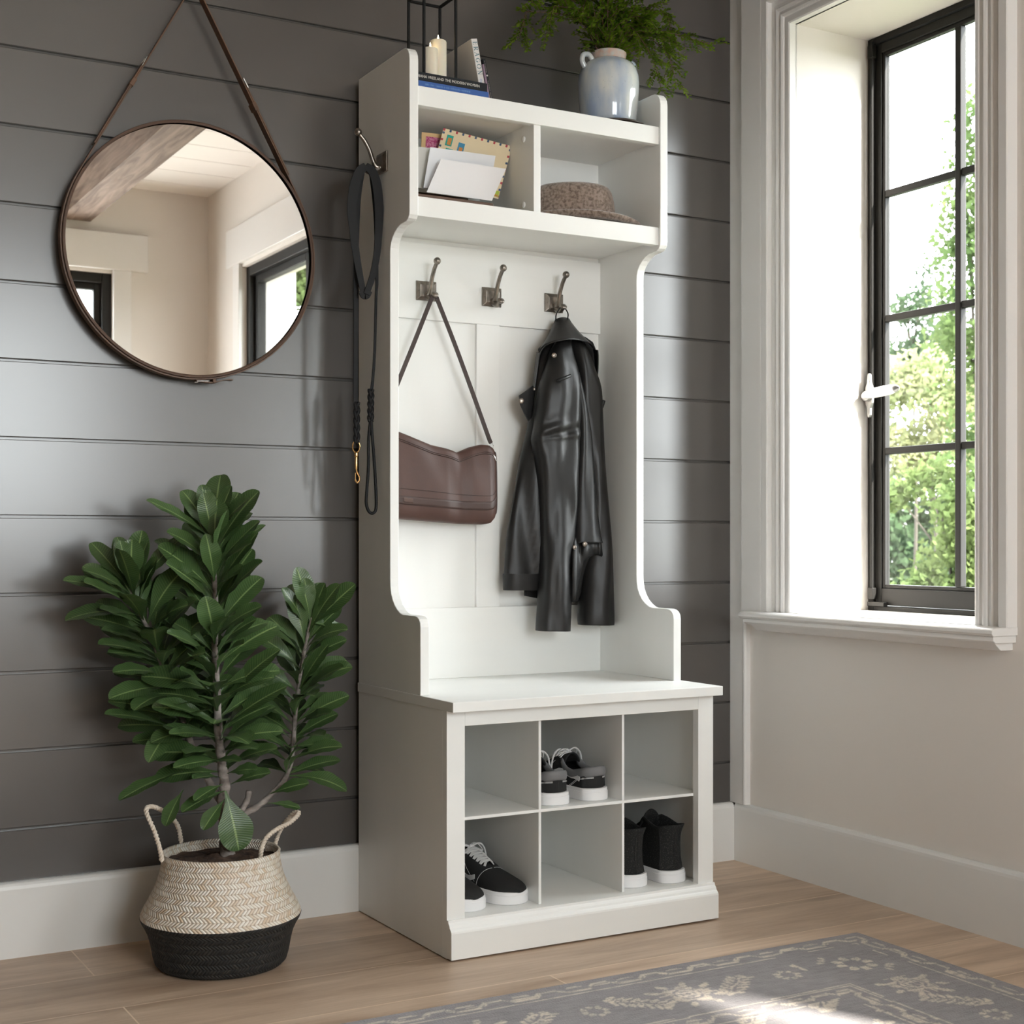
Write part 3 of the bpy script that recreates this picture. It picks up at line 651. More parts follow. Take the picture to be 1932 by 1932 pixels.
# lantern on the books
LZ=SZ+.0290
le=empty('candle_lantern',(.0775,-.187,LZ),'square black wire frame lantern standing on the black book','lantern')
x0,x1,y0,y1,h,t=.0400,.1150,-.2250,-.1500,.170,.0048
b=MB()
b.box(x0,x1,y0,y1,LZ,LZ+.0036); b.build('base',M['ironb'],le,bevel=.0005)
b=MB()
for x in (x0,x1-t):
    for y in (y0,y1-t): b.box(x,x+t,y,y+t,LZ+.0036,LZ+h)
for x in (x0,x1-t): b.box(x,x+t,y0+t,y1-t,LZ+h-t,LZ+h)
for y in (y0,y1-t): b.box(x0+t,x1-t,y,y+t,LZ+h-t,LZ+h)
b.build('frame',M['ironb'],le,bevel=.0004)
b=MB(); b.tube(crom([(x0+t/2,-.187,LZ+h-.001),(x0+.004,-.187,LZ+h+.018),(.0775,-.187,LZ+h+.045),(x1-.004,-.187,LZ+h+.018),(x1-t/2,-.187,LZ+h-.001)],8),.0011,8); b.build('handle',M['ironb'],le,smooth=True)
def candle(x,y,r,hh,label):
    e=empty('pillar_candle',(x,y,LZ+.0037),label,'candle',group='candles in the lantern')
    z=LZ+.0037
    MB().lathe([(r,0),(r,hh-.003),(r-.001,hh-.001),(r-.003,hh),(r-.005,hh-.0012),(.001,hh-.003)],(x,y,z),32).build('wax_body',M['wax'],e,smooth='auto')
    f=MB().lathe([(.0005,hh-.003),(.0016,hh+.0005),(.0019,hh+.003),(.0014,hh+.0065),(.0003,hh+.0115)],(x,y,z),12); f.build('flame',M['flame'],e,smooth=True)
candle(.0935,-.1825,.0168,.0835,'taller ivory pillar candle in the lantern, at the back right')
candle(.0655,-.2035,.0152,.0575,'shorter ivory pillar candle in the lantern, at the front left')
# blue vase on its dark tray
vx,vy=.5135,-.163
MB().lathe([(.001,0),(.061,0),(.0695,.0035),(.0705,.0060),(.068,.0072),(.001,.0050)],(vx+.005,vy-.008,SZ),48).build('round_tray',M['tray'],smooth='auto',off=(vx,vy,SZ))
o=bpy.data.objects['round_tray']; tag(o,'round dark brown tray under the blue vase on the top shelf','tray')
ve=empty('vase',(vx,vy,SZ+.0055),'pale blue glazed two-handled stoneware vase on the top shelf','vase')
vb=SZ+.0062
pf=[(.001,0),(.052,0),(.0565,.004),(.0595,.012),(.0630,.040),(.0655,.070),(.0665,.092),(.0655,.108),(.0615,.122),(.0540,.133),(.0430,.1405),(.0375,.143),(.0362,.146),(.0372,.149),(.0385,.157),(.0372,.160),(.0350,.159),(.0335,.150),(.034,.142),(.040,.136),(.040,.120),(.001,.10)]
MB().lathe(pf,(vx,vy,vb),56).build('body',M['vase'],ve,smooth='auto')
neck=mat('blush_glaze',(.50,.34,.27),.15,noise=(60,4,.4,.6),c2=(.42,.42,.40),coat=.5)
MB().lathe([(.0385,.1415),(.0376,.1445),(.0377,.1485),(.0392,.1550),(.0390,.1585),(.0372,.1605),(.0352,.1600),(.0350,.157)],(vx,vy,vb),56,caps=(False,False)).build('neck',neck,ve,smooth='auto')
for s in (-1,1):
    P=crom([(vx+s*.040,vy,vb+.138),(vx+s*.050,vy,vb+.149),(vx+s*.0635,vy,vb+.147),(vx+s*.067,vy,vb+.134),(vx+s*.060,vy,vb+.121)],6)
    MB().tube(P,.0058,12).build('handle',M['vase'],ve,smooth=True)
# fern sprays in the vase
random.seed(11)
fe=empty('green_spray',(vx,vy,vb+.10),'airy green leafy branches arching out of the blue vase','plant')
leafm=MB(); uv=[]
stems=MB()
tips=[(-.21,-.01,.085),(-.17,.00,.13),(-.13,.02,.20),(-.09,-.03,.22),(-.155,-.03,.10),(-.05,.02,.24),(0,.0,.25),(.05,-.02,.23),(.09,.02,.19),(.14,-.02,.14),(.19,-.01,.10),(.245,-.04,.085),(.12,-.05,.07),(.06,-.07,.10),(-.06,-.07,.15),(.10,.03,.11),(.04,.05,.18),(-.02,.06,.20),(.085,-.05,.02),(.14,-.03,.045),(-.12,.04,.14),(.02,-.06,.17),(.07,-.02,.12),(-.19,.02,.16)]
base=Vector((vx,vy,vb+.125))
def leaflet(p,d,nrm,L,wd):
    s=d.cross(nrm).normalized()
    o=len(leafm.v)
    leafm.v+=[p,p+d*L*.45+s*wd,p+d*L*.85+s*wd*.6,p+d*L,p+d*L*.85-s*wd*.6,p+d*L*.45-s*wd]
    leafm.f+=[(o,o+1,o+2,o+3,o+4,o+5)]; leafm.mi+=[0]
def spray(P,n,L0,depth):
    for i in range(2,len(P)):
        t=i/len(P)
        if depth<2 and t>.28:
            d=(P[i]-P[i-1]).normalized()
            for s in (-1,1):
                if random.random()<(.75 if depth==0 else .0): 
                    a=Vector((random.uniform(-1,1),random.uniform(-1,1),random.uniform(-.5,.7))); a=(a-d*a.dot(d)).normalized()
                    l=random.uniform(.03,.075)*(1.15-t*.6)
                    q=P[i]; dd=(d*.75+a*.75).normalized(); Q=[q+dd*l*k/9+Vector((0,0,-.22*l*(k/9)**2)) for k in range(10)]
                    stems.tube([Q[0],Q[4],Q[9]],.00045,4); spray(Q,10,L0*.95,2)
        if depth==2 or t>.45:
            d=(P[i]-P[i-1]).normalized(); up=Vector((random.uniform(-.4,.4),random.uniform(-.4,.4),1))
            s=d.cross(up).normalized()
            for sg in (-1,1):
                dd=(s*sg+d*.45+Vector((0,0,random.uniform(-.3,.3)))).normalized()
                leaflet(P[i]-d*random.random()*.003,dd,up.normalized(),random.uniform(.0055,.0095),random.uniform(.0018,.0028))
            if depth==2: 
                pm=(P[i]+P[i-1])/2
                for sg in (-1,1):
                    dd=(s*sg+d*.45+Vector((0,0,random.uniform(-.3,.3)))).normalized(); leaflet(pm,dd,up.normalized(),random.uniform(.0055,.0090),random.uniform(.0018,.0026))
for tx,ty,tz in tips:
    tp=base+Vector((tx,ty,tz)); r0=base+Vector((tx*.08,ty*.08,.0)); 
    mid=base+Vector((tx*.42,ty*.5,max(tz,.09)*.82+.02))
    P=crom([r0-Vector((tx*.03,0,.05)),r0+Vector((tx*.04,0,.03)),mid,tp],9)
    if tx in (-.21,-.155,.085,.14): P+=[P[-1]+Vector((math.copysign(.006,tx)*k*.5,0,-.0095*k)) for k in range(1,7)]
    stems.tube(P,[lerp(.0016,.0006,i/len(P)) for i in range(len(P))],5)
    spray(P,20,.008,0)
stems.build('stems',M['stemr'],fe,smooth=True)
leafm.build('foliage',M['fern'],fe,keepn=True)
# ---------------------------------------------------------------- letters in the left cubby
CZ=1.440
hold=MB().box(.022,.2025,-.214,-.098,CZ,CZ+.0125); hold.box(.022,.2025,-.106,-.098,CZ+.0125,CZ+.045)
for y in (-.190,-.172): hold.box(.022,.2025,y-.0015,y+.0015,CZ+.0125,CZ+.0165)
ho=hold.build('letter_holder',M['wood'],off=(.112,-.156,CZ),bevel=.0015); tag(ho,'dark walnut letter holder at the bottom of the left upper cubby','letter holder')
def sheet(name,px,y,mat,label,zmin=None,lean_=.0,t=.0012,parent=None,nm='envelope'):
    P=[aty(u,v,y) for u,v in px]; P=[Vector((p.x,p.y,p.z)) for p in P]
    zb=min(p.z for p in P)
    for p in P: p.y+=lean_*(p.z-zb)
    b=MB(); v=P+[p+Vector((0,t,0)) for p in P]; n=len(P)
    b.add(v,[tuple(range(n)),tuple(range(2*n-1,n-1,-1))]+[(i,n+i,n+(i+1)%n,(i+1)%n) for i in range(n)])
    if parent is not None: return b.build(nm,mat,parent),P
    c=sum(P,Vector())/n; o=b.build(nm,mat,off=(c.x,c.y,zb)); tag(o,label,'envelope',group='envelopes in the letter holder'); return o,P
def on(P,a,b_):
    """point on sheet: a along top from left, b_ down from the top; P = TL,TR,BR,BL"""
    return P[0]*(1-a)*(1-b_)+P[1]*a*(1-b_)+P[2]*a*b_+P[3]*(1-a)*b_
def patch(nm,P,a0,b0,a1,b1,mat,parent,eps=.0006):
    q=[on(P,a0,b0),on(P,a1,b0),on(P,a1,b1),on(P,a0,b1)]
    f=Vector((0,-eps,0)); b=MB(); v=[p+f for p in q]+[p for p in q]
    b.add(v,[(0,1,2,3),(7,6,5,4),(0,4,5,1),(1,5,6,2),(2,6,7,3),(3,7,4,0)]); return b.build(nm,mat,parent)
e1,P=sheet('e',[(796,249),(862,257),(858,331),(793,322)],-.118,M['kraft'],'small kraft brown envelope with a magenta stamp at the back left of the letter holder')
patch('postage_stamp',P,.12,.10,.52,.62,M['magenta'],e1)
e2,P=sheet('e',[(837,241.5),(966,276),(940,375.5),(811,340)],-.136,M['air'],'tall cream airmail envelope with red and blue striped edges and small stamps')
st=MB();st2=MB()
def bar(mb,a0,b0,a1,b1):
    q=[on(P,a0,b0),on(P,a1,b0),on(P,a1,b1),on(P,a0,b1)]; f=Vector((0,-.0004,0)); mb.add([p+f for p in q]+q,[(0,1,2,3),(7,6,5,4),(0,4,5,1),(1,5,6,2),(2,6,7,3),(3,7,4,0)])
n=22
for i in range(n):
    a=i/n; m_=(st if i%4==0 else st2 if i%4==2 else None)
    if m_: bar(m_,a,.0,a+.6/n,.045)
n=16
for i in range(n):
    a=i/n; m_=(st2 if i%4==1 else st if i%4==3 else None)
    if m_: bar(m_,.0,a,.030,a+.6/n); bar(m_,.97,a,1,a+.6/n)
me=e2.data; oo=Vector(e2['_o']); bm=bmesh.new(); bm.from_mesh(me)
for k,mb in ((1,st),(2,st2)):
    me.materials.append(M['red'] if k==1 else M['navy']); vs=[bm.verts.new(p-oo) for p in mb.v]
    for q in mb.f: bm.faces.new([vs[i] for i in q]).material_index=k
bm.to_mesh(me); bm.free()
s1=patch('postage_stamp',P,.075,.10,.165,.30,M['teal'],e2); patch('stamp_picture',P,.095,.15,.148,.28,M['orange'],s1,.0010)
s1=patch('postage_stamp',P,.255,.185,.345,.385,M['sblue'],e2); patch('stamp_picture',P,.275,.27,.325,.37,M['orange'],s1,.0010)
s1=patch('postage_stamp',P,.10,.345,.20,.5,M['teal'],e2)
s1=patch('postage_stamp',P,.90,.86,.99,.97,M['lime'],e2); patch('stamp_picture',P,.93,.935,.975,.965,M['orange'],s1,.0010)
e3,P=sheet('e',[(778,275),(905,291),(903,374),(776,352)],-.160,M['paper3'],'grey white envelope behind the others, half hidden at the left of the letter holder')
e4,P=sheet('e',[(812,277.5),(935,294),(922,372),(799,354)],-.178,M['paper2'],'cool white envelope second from the front of the letter holder')
e5,P=sheet('e',[(832,300),(955,318.5),(928,379),(805,362.5)],-.199,M['paper'],'plain white envelope leaning in front of all the others')
# ---------------------------------------------------------------- felt hat
hx_,hy_=.4465,-.122
he=empty('felt_hat',(hx_,hy_,CZ),'brown wool felt hat with curled brim lying in the right upper cubby','hat')
hc,hs=math.cos(-.5),math.sin(-.5)
def hatring(rx,ry,z,dz=lambda a:0,n=64):
    o=[]
    for k in range(n):
        a=2*PI*k/n; x,y=rx*math.cos(a),ry*math.sin(a); o.append(Vector((hx_+x*hc-y*hs,hy_+x*hs+y*hc,CZ+z+dz(a))))
    return o
b=MB()
dent=lambda s:(lambda a:-s*(math.cos(a)**2)*.0)
R=[hatring(.094,.071,.010),hatring(.095,.072,.018),hatring(.094,.071,.035),hatring(.091,.069,.058),hatring(.086,.065,.078),hatring(.080,.060,.088),hatring(.070,.050,.0935),hatring(.055,.036,.0935),hatring(.045,.024,.088),hatring(.03,.012,.084)]
b.rings(R,cap0=False); b.build('crown',M['felt'],he,smooth=True)
b=MB(); br=lambda s:(lambda a: s*(.010*abs(math.sin(a))**2-.004*abs(math.cos(a))**4))
R=[hatring(.0945,.0715,.0125),hatring(.104,.080,.0085,br(.2)),hatring(.128,.086,.006,br(.5)),hatring(.143,.091,.0055,br(.9)),hatring(.150,.0945,.0085,br(1)),hatring(.152,.096,.0125,br(1)),hatring(.150,.0945,.0150,br(1)),hatring(.141,.090,.0130,br(.9)),hatring(.128,.086,.0115,br(.5)),hatring(.104,.080,.0135,br(.2)),hatring(.0945,.0715,.0185)]
b.rings(R,cap0=False,cap1=False); b.build('brim',M['felt'],he,smooth=True)
# ---------------------------------------------------------------- leash on the side hook
ly=-.1225
ls=empty('dog_leash',(-.035,ly,1.515),'black leather dog leash with brass clip hanging from the side hook','leash')
def pt(u,v,y=ly): return aty(u,v,y)
hook_x=-.034
def strap(px,w,y0,y1,t=.0028,nm='strap',wd=(1,0,0)):
    n=len(px); P=[pt(u,v,lerp(y0,y1,i/(n-1))) for i,(u,v) in enumerate(px)]
    P=crom(P,6); m=len(P)
    if isinstance(w,(list,tuple)):
        ws=[]
        for i in range(m):
            s=i/(m-1)*(len(w)-1); k=min(int(s),len(w)-2); ws.append(lerp(w[k],w[k+1],s-k))
    else: ws=w
    return MB().ribbon(P,wd,ws,t)
b=strap([(690,313),(678,325),(668,355),(663.5,395),(667,440),(672,480),(679,520),(686,555)],[.014,.019,.021,.019,.016,.015,.013,.012],ly-.012,ly-.004)
b2=strap([(690,313),(703,325),(711,350),(715,392),(714,440),(711,480),(703,520),(691,555)],[.014,.019,.020,.019,.016,.014,.013,.012],ly-.012,ly-.008)
for q in (b2,): b.add(q.v,q.f)
# crossing at the bottom of the loop
b.add(*(lambda r:(r.v,r.f))(strap([(682,549),(685,557.5),(692,558.5),(697,549)],.012,ly-.006,ly-.006)))
b.build('loop',M['bleath'],ls,smooth='auto',bevel=.0006)
b=strap([(684,322),(676,380),(671.5,500),(671.5,600),(671,700),(671,762)],[.010,.010,.0100,.0100,.010,.010],ly+.012,ly+.010)
b.build('clip_strand',M['bleath'],ls,smooth='auto',bevel=.0006)
b=strap([(700,322),(708,400),(711,520),(709.5,560),(707,660),(703,720),(700,738)],[.010,.008,.0065,.0055,.0055,.006,.007],ly+.004,ly+.002)
b.build('handle_strand',M['bleath'],ls,smooth='auto',bevel=.0006)
def braid(u,v0,v1,r,y,dx=0):
    b=MB(); n=34
    for ph in range(3):
        P=[]
        for i in range(n+1):
            t=i/n; c=pt(lerp(u,u+dx,t),lerp(v0,v1,t),y); a=ph*2*PI/3+t*2*PI*1.55
            P.append(c+Vector((math.sin(a)*r,math.sin(2*a)*r*.55,0)))
        b.tube(P,.0036,8)
    return b
braid(673,759,836,.0037,ly+.010).build('braid',M['bleath'],ls,smooth=True)
braid(700,735,796,.0037,ly+.002,-1).build('braid',M['bleath'],ls,smooth=True)
P=crom([pt(699,792,ly+.002),pt(695.5,830,ly+.002),pt(695,880,ly+.002),pt(692,925,ly+.002),pt(691,950,ly+.002),pt(696,965,ly+.002),pt(704,968,ly),pt(709.5,958,ly),pt(709,920,ly),pt(706,870,ly),pt(702,820,ly),pt(700.5,792,ly)],6)
MB().tube(P,.0031,10).build('hand_loop',M['bleath'],ls,smooth=True)
cl=MB(); yy=ly+.010
R=[pt(672+7*math.cos(t),843+11*math.sin(t),yy) for t in [2*PI*k/24 for k in range(25)]]
cl.tube(R,.0013,8); cl.lathe([(.0015,0),(.0046,.002),(.0046,.007),(.003,.009),(.0034,.011),(.0036,.028),(.0026,.034)],pt(672,853,yy),14,axis=Vector((0,0,-1)))
cl.tube(crom([pt(672,884,yy),pt(674,892,yy),pt(678,900,yy),pt(677.5,907,yy),pt(673.5,910.5,yy),pt(670,905,yy)],5),.0021,8)
cl.tube([pt(670.5,906,yy),pt(670.5,892,yy)],.0014,8)
cl.build('snap_clip',M['brass'],ls,smooth='auto')
# ---------------------------------------------------------------- handbag
HY_=-.0525
bg=empty('handbag',(.16,HY_,.81),'brown leather shoulder bag hanging by a dark strap from the first coat hook','handbag')
top=[(.022,1.004),(.03,1.009),(.06,.9985),(.10,.985),(.14,.972),(.175,.9655),(.190,.9615),(.202,.957),(.214,.9615),(.235,.9700),(.262,.9765),(.278,.9755),(.291,.968),(.2985,.952)]
bot=[(.022,.829),(.03,.8195),(.06,.8155),(.10,.8130),(.16,.8090),(.21,.8060),(.262,.8050),(.278,.8075),(.291,.8190),(.2985,.838)]
dep=[(.022,.006),(.032,.022),(.06,.031),(.17,.031),(.202,.026),(.23,.031),(.275,.030),(.290,.022),(.2985,.008)]
def bagpt(s,a,off=0):
    """s along x 0..1; a angle round the cross-section (0=front middle, pi/2=top)"""
    x=lerp(.022,.2985,s); zt=interp(top,x)[0]; zb=interp(bot,x)[0]; d=interp(dep,x)[0]
    zc=(zt+zb)/2; hh=(zt-zb)/2; c,si=math.cos(a),math.sin(a)
    e=.42; yy=-math.copysign(abs(c)**e,c)*d; zz=math.copysign(abs(si)**.75,si)*hh
    # taper towards the top, pinch crease near the dip
    k=(zz/hh+1)/2; yy*=lerp(1.0,.62,k**2.2)
    cr=math.exp(-((x-.205-.035*(1-k))/.012)**2)*max(0,k-.55)*1.6; yy*=(1-.30*cr)
    yy+=-.0015*math.sin(x*60+zz*30)*(1 if c>0 else 0)
    return Vector((x,HY_+.004+yy+(-off if c>0 else off),zc+zz))
b=MB(); ns,na=56,40
R=[[bagpt(i/ns,2*PI*j/na) for j in range(na)] for i in range(ns+1)]
b.rings(R); body=b.build('body',M['brown'],bg,smooth=True)
def bagline(nm,z,r,mat,x0=.03,x1=.292,off=.0006,dz=0):
    P=[]
    for i in range(60):
        x=lerp(x0,x1,i/59); s=(x-.022)/.2765; zt=interp(top,x)[0]; zb=interp(bot,x)[0]; zz=z(x,zt,zb); hh=(zt-zb)/2; q=max(-1,min(1,(zz-(zt+zb)/2)/hh)); a=math.copysign(math.asin(abs(q)**(1/.75)),q)
        P.append(bagpt(s,a,off))
    return MB().tube(P,r,5).build(nm,mat,body,smooth=True)
bagline('top_zip',lambda x,t,b_:t-.020,.0007,M['brownd'],.04,.283)
bagline('top_stitching',lambda x,t,b_:t-.0165,.0004,M['brownd'],.04,.283)
bagline('seam_stitching',lambda x,t,b_:b_+.0625-.012*(x-.1),.0004,M['brownd'])
def bagband(nm,f0,f1,mat,off,x0=.026,x1=.296):
    v=[];n=50
    for i in range(n+1):
        x=lerp(x0,x1,i/n); s=(x-.022)/.2765; zt=interp(top,x)[0]; zb=interp(bot,x)[0]; hh=(zt-zb)/2
        for j in range(5):
            zz=zb+lerp(f0(x),f1(x),j/4); q=max(-1,min(1,(zz-(zt+zb)/2)/hh)); a=math.copysign(math.asin(abs(q)**(1/.75)),q); v.append(bagpt(s,a,off))
    f=[(i*5+j,(i+1)*5+j,(i+1)*5+j+1,i*5+j+1) for i in range(n) for j in range(4)]
    b=MB().add(v,f); return b.build(nm,mat,body,smooth=True,solid=.0006)
M['brownb']=mat('brown_band_leather',(.046,.022,.017),.5)
bagband('leather_band',lambda x:.030,lambda x:.048,M['brownb'],.0009)
M['brownp']=mat('brown_patch_leather',(.072,.038,.029),.4)
bagband('leather_patch',lambda x:.035,lambda x:.044,M['brownp'],.0017,.066,.088)
# piping on the right end, ring and zip pull
P=[bagpt(.985,a) for a in [lerp(-PI/2,PI/2,i/24) for i in range(25)]]
MB().tube(P,.0016,6).build('piping',M['brownd'],body,smooth=True)
zp=MB().tube([(.2755,HY_-.030,.9530),(.2765,HY_-.031,.9500),(.2805,HY_-.032,.9400)],.0016,8).build('zip_pull',M['steel'],bg,smooth=True)
for x,z in ((.2865,.9745),(.030,1.008)):
    MB().tube([Vector((x+.0055*math.cos(t),HY_+.002,z+.0062*math.sin(t))) for t in [2*PI*k/20 for k in range(21)]],.0009,6).build('strap_ring',M['steel'],bg,smooth=True)
hkx=HX[0]
sb=MB()
P=crom([(.0305,HY_+.002,1.012),(.060,HY_,1.085),(.105,HY_-.001,1.190),(.138,HY_-.001,1.2675),(.1440,HY_-.001,1.2800),(hkx,HY_-.001,1.2875),(.1550,HY_-.001,1.2800),(.1605,HY_-.001,1.2675),(.200,HY_-.001,1.180),(.245,HY_,1.075),(.279,HY_+.001,.994),(.2865,HY_+.002,.980)],8)
sb.ribbon(P,(1,0,.3),.0085,.0026); 
# keep the band's broad face towards the room
sb=MB(); 
def band(P,w,t,mb):
    R=[]
    for i,p in enumerate(P):
        d=(P[min(i+1,len(P)-1)]-P[max(i-1,0)]).normalized(); a=Vector((0,1,0)).cross(d).normalized(); 
        R.append([p+a*w/2+Vector((0,-t/2,0)),p-a*w/2+Vector((0,-t/2,0)),p-a*w/2+Vector((0,t/2,0)),p+a*w/2+Vector((0,t/2,0))])
    mb.rings(R); return mb
band(P,.0088,.0030,sb).build('shoulder_strap',M['brownd'],bg,smooth='auto',bevel=.0008)
# ================================================================ LEATHER JACKET (third hook)
jy=-.060
jk=empty('leather_jacket',(.45,jy,.60),'black leather jacket hanging by its neck loop from the third coat hook','jacket')
def jp(x,y,yy): return aty(900+x/2.928,560+y/2.928,yy)
def loft(rows,n=36,fold=None,sub=5,cap=True):
    """rows (y,xl,xr,Y,depth) in drawing units -> closed soft tube"""
    L=crom([Vector((r[1],r[0],r[3])) for r in rows],sub); Rr=crom([Vector((r[2],r[0],r[4])) for r in rows],sub)
    R=[]; m=len(L)
    for i in range(m):
        yl=L[i].z; d=Rr[i].z; a_=jp(L[i].x,L[i].y,yl); b_=jp(Rr[i].x,Rr[i].y,yl); c=(a_+b_)/2; hw=(b_-a_)/2; ring=[]
        for k in range(n):
            a=2*PI*k/n; ca,sa=math.cos(a),math.sin(a)
            q=c+hw*math.copysign(abs(ca)**.85,ca); yy=-d*math.copysign(abs(sa)**.8,sa)
            if fold and sa>0: yy+=fold(q.x,q.z,ca,i/m)*sa
            ring.append(Vector((q.x,q.y+yy,q.z)))
        R.append(ring)
    return MB().rings(R,cap0=cap,cap1=cap)
def nz(x,z,sx,sz,sd): return noise.noise(Vector((x*sx,z*sz,sd)))
fA=lambda x,z,c,t: .013*nz(x,z,24,5,1.3)+.0025*math.sin(x*120+3*math.sin(z*9))
rowsA=[(228,450,570,-.046,.010),(285,362,600,-.050,.016),(400,326,600,-.052,.022),(520,312,640,-.056,.026),(690,288,640,-.056,.028),(800,264,600,-.055,.028),(900,242,560,-.055,.028),(1000,224,540,-.055,.028),(1100,206,540,-.055,.027),(1300,172,540,-.055,.026),(1450,158,480,-.054,.024),(1530,153,420,-.054,.022),(1600,151,356,-.054,.020),(1618,153,350,-.054,.016)]
loft(rowsA,44,fA).build('body',M['leath'],jk,smooth=True)
# hem band of the left front
hb=[(1530,149,372,-.055,.0245),(1575,148,364,-.055,.0235),(1621,149,352,-.055,.0215)]
loft(hb,36,lambda x,z,c,t:.004*nz(x,z,34,7,1.3),2).build('hem_band',M['leath'],jk,smooth='auto')
# back of the jacket seen behind and below
pts=[(345,285),(380,252),(430,225),(520,205),(600,222),(640,250),(655,285),(664,440),(675,520),(690,900),(705,1200),(690,1420),(650,1500),(592,1560),(583,1640),(560,1672),(520,1684),(440,1682),(350,1668),(268,1652),(268,1606),(300,1300),(340,700)]
b=MB(); P=[jp(x,y,-.034) for x,y in pts]; v=P+[p+Vector((0,.006,0)) for p in P]; n=len(P)
b.add(v,[tuple(range(n)),tuple(range(2*n-1,n-1,-1))]+[(i,n+i,n+(i+1)%n,(i+1)%n) for i in range(n)])
b.build('lining',M['lining'],jk)
# sleeves
fS=lambda x,z,c,t: .011*nz(x,z,26,5,4.1)+.0035*nz(x,z,60,16,1.1)
rows1=[(238,445,515,-.074,.010),(318,400,524,-.080,.018),(400,378,545,-.086,.026),(500,352,558,-.090,.032),(600,336,560,-.090,.034),(700,326,558,-.089,.033),(770,312,556,-.088,.031),(810,312,553,-.087,.030),(880,326,549,-.088,.031),(1000,340,544,-.088,.031),(1100,348,540,-.088,.030),(1300,356,530,-.087,.030),(1500,354,520,-.086,.030),(1700,346,508,-.085,.030),(1800,340,502,-.085,.031),(1845,338,500,-.085,.031)]
def fS1(x,z,c,t):
    e=math.exp(-((t-.36)/.035)**2)*.007*math.sin(t*70+c*3)      # elbow crumple
    return fS(x,z,c,t)+e
s1=loft(rows1,40,fS1,5,cap=False)
s1.build('sleeve',M['leath'],jk,smooth=True,solid=.0018)
rows2=[(236,512,560,-.062,.010),(300,520,606,-.066,.016),(400,536,640,-.068,.024),(500,548,668,-.070,.030),(600,552,677,-.070,.031),(750,570,686,-.069,.030),(900,586,692,-.067,.029),(1100,600,703,-.066,.028),(1300,596,720,-.066,.029),(1500,584,735,-.066,.030),(1650,576,742,-.066,.031),(1760,570,745,-.066,.032),(1812,572,744,-.066,.031)]
loft(rows2,40,lambda x,z,c,t: .011*nz(x,z,26,5,8.7)+.0030*nz(x,z,60,16,5.5),5,cap=False).build('sleeve',M['leath'],jk,smooth=True,solid=.0018)
# folded right front with the turned-up corner
rowsD=[(420,520,560,-.082,.012),(600,538,596,-.084,.018),(750,542,622,-.085,.020),(900,538,634,-.086,.020),(1000,534,642,-.087,.020),(1100,530,650,-.088,.021),(1200,526,660,-.090,.022),(1300,524,672,-.092,.024),(1360,522,684,-.093,.025)]
loft(rowsD,36,lambda x,z,c,t: .006*nz(x,z,44,4,7.7)+.004*nz(x,z,40,8,2.2),5).build('front_panel',M['leath'],jk,smooth=True)
b=MB(); n=22
def curl(s,k):
    # s across, k down: hem turned up and rolled
    x=lerp(524,692,s); y0=1330+10*math.sin(s*3); y1=[1400,1398,1352,1372,1446][min(int(s*4),4)]
    tab=[(0,1545),(.3,1500),(.55,1470),(.8,1462),(1,1450)]; y1=interp(tab,s)[0]
    y=lerp(y0,y1,k); p=jp(x,y,-.098-.016*math.sin(k*2.6)+.010*s*s)
    return p+Vector((0,.004*math.sin(s*14),0))
tabc=[(524,1335,1690),(545,1330,1670),(565,1332,1560),(585,1335,1470),(610,1330,1445),(640,1322,1428),(670,1322,1425),(684,1345,1432),(692,1400,1444)]
def curl2(s,k):
    i=s*(len(tabc)-1); j=min(int(i),len(tabc)-2); f=i-j; x=lerp(tabc[j][0],tabc[j+1][0],f); y0=lerp(tabc[j][1],tabc[j+1][1],f); y1=lerp(tabc[j][2],tabc[j+1][2],f)
    return jp(x,lerp(y0,y1,k),-.104-.010*math.sin(k*PI*.9)+.012*s*s-.004*math.sin(s*17))
b.grid(curl2,32,10); b.build('front_corner',M['leath'],jk,smooth=True,solid=.002)
tabi=[(530,1430,1690),(560,1440,1680),(590,1440,1570),(625,1432,1530),(660,1432,1490),(688,1440,1450)]
def inn(s,k):
    i=s*(len(tabi)-1); j=min(int(i),len(tabi)-2); f=i-j; x=lerp(tabi[j][0],tabi[j+1][0],f); return jp(x,lerp(lerp(tabi[j][1],tabi[j+1][1],f),lerp(tabi[j][2],tabi[j+1][2],f),k),-.085+.02*k)
MB().grid(inn,16,6).build('corner_lining',M['lining'],jk,smooth=True,solid=.001)
# collar: hood-like fold over the neck
tabk=[(338,318),(345,292),(372,268),(420,250),(470,240),(520,234),(570,240),(615,252),(640,268),(655,296)]
def collar(s,k):
    i=s*(len(tabk)-1); j=min(int(i),len(tabk)-2); f=i-j; bx=lerp(tabk[j][0],tabk[j+1][0],f); by=lerp(tabk[j][1],tabk[j+1][1],f)
    tx=lerp(432,508,s); ty=118+10*(2*s-1)**2-6*s
    x=lerp(tx,bx,k**1.15); y=lerp(ty,by,k)+6*math.sin(k*PI)*(1-2*abs(s-.5))
    bul=math.sin(s*PI)**.7
    return jp(x,y,-.040-.062*bul*(k**.8)-.012*k-.002*math.sin(s*16)*k)
MB().grid(collar,30,16).build('collar',M['leath'],jk,smooth=True,solid=.0022)
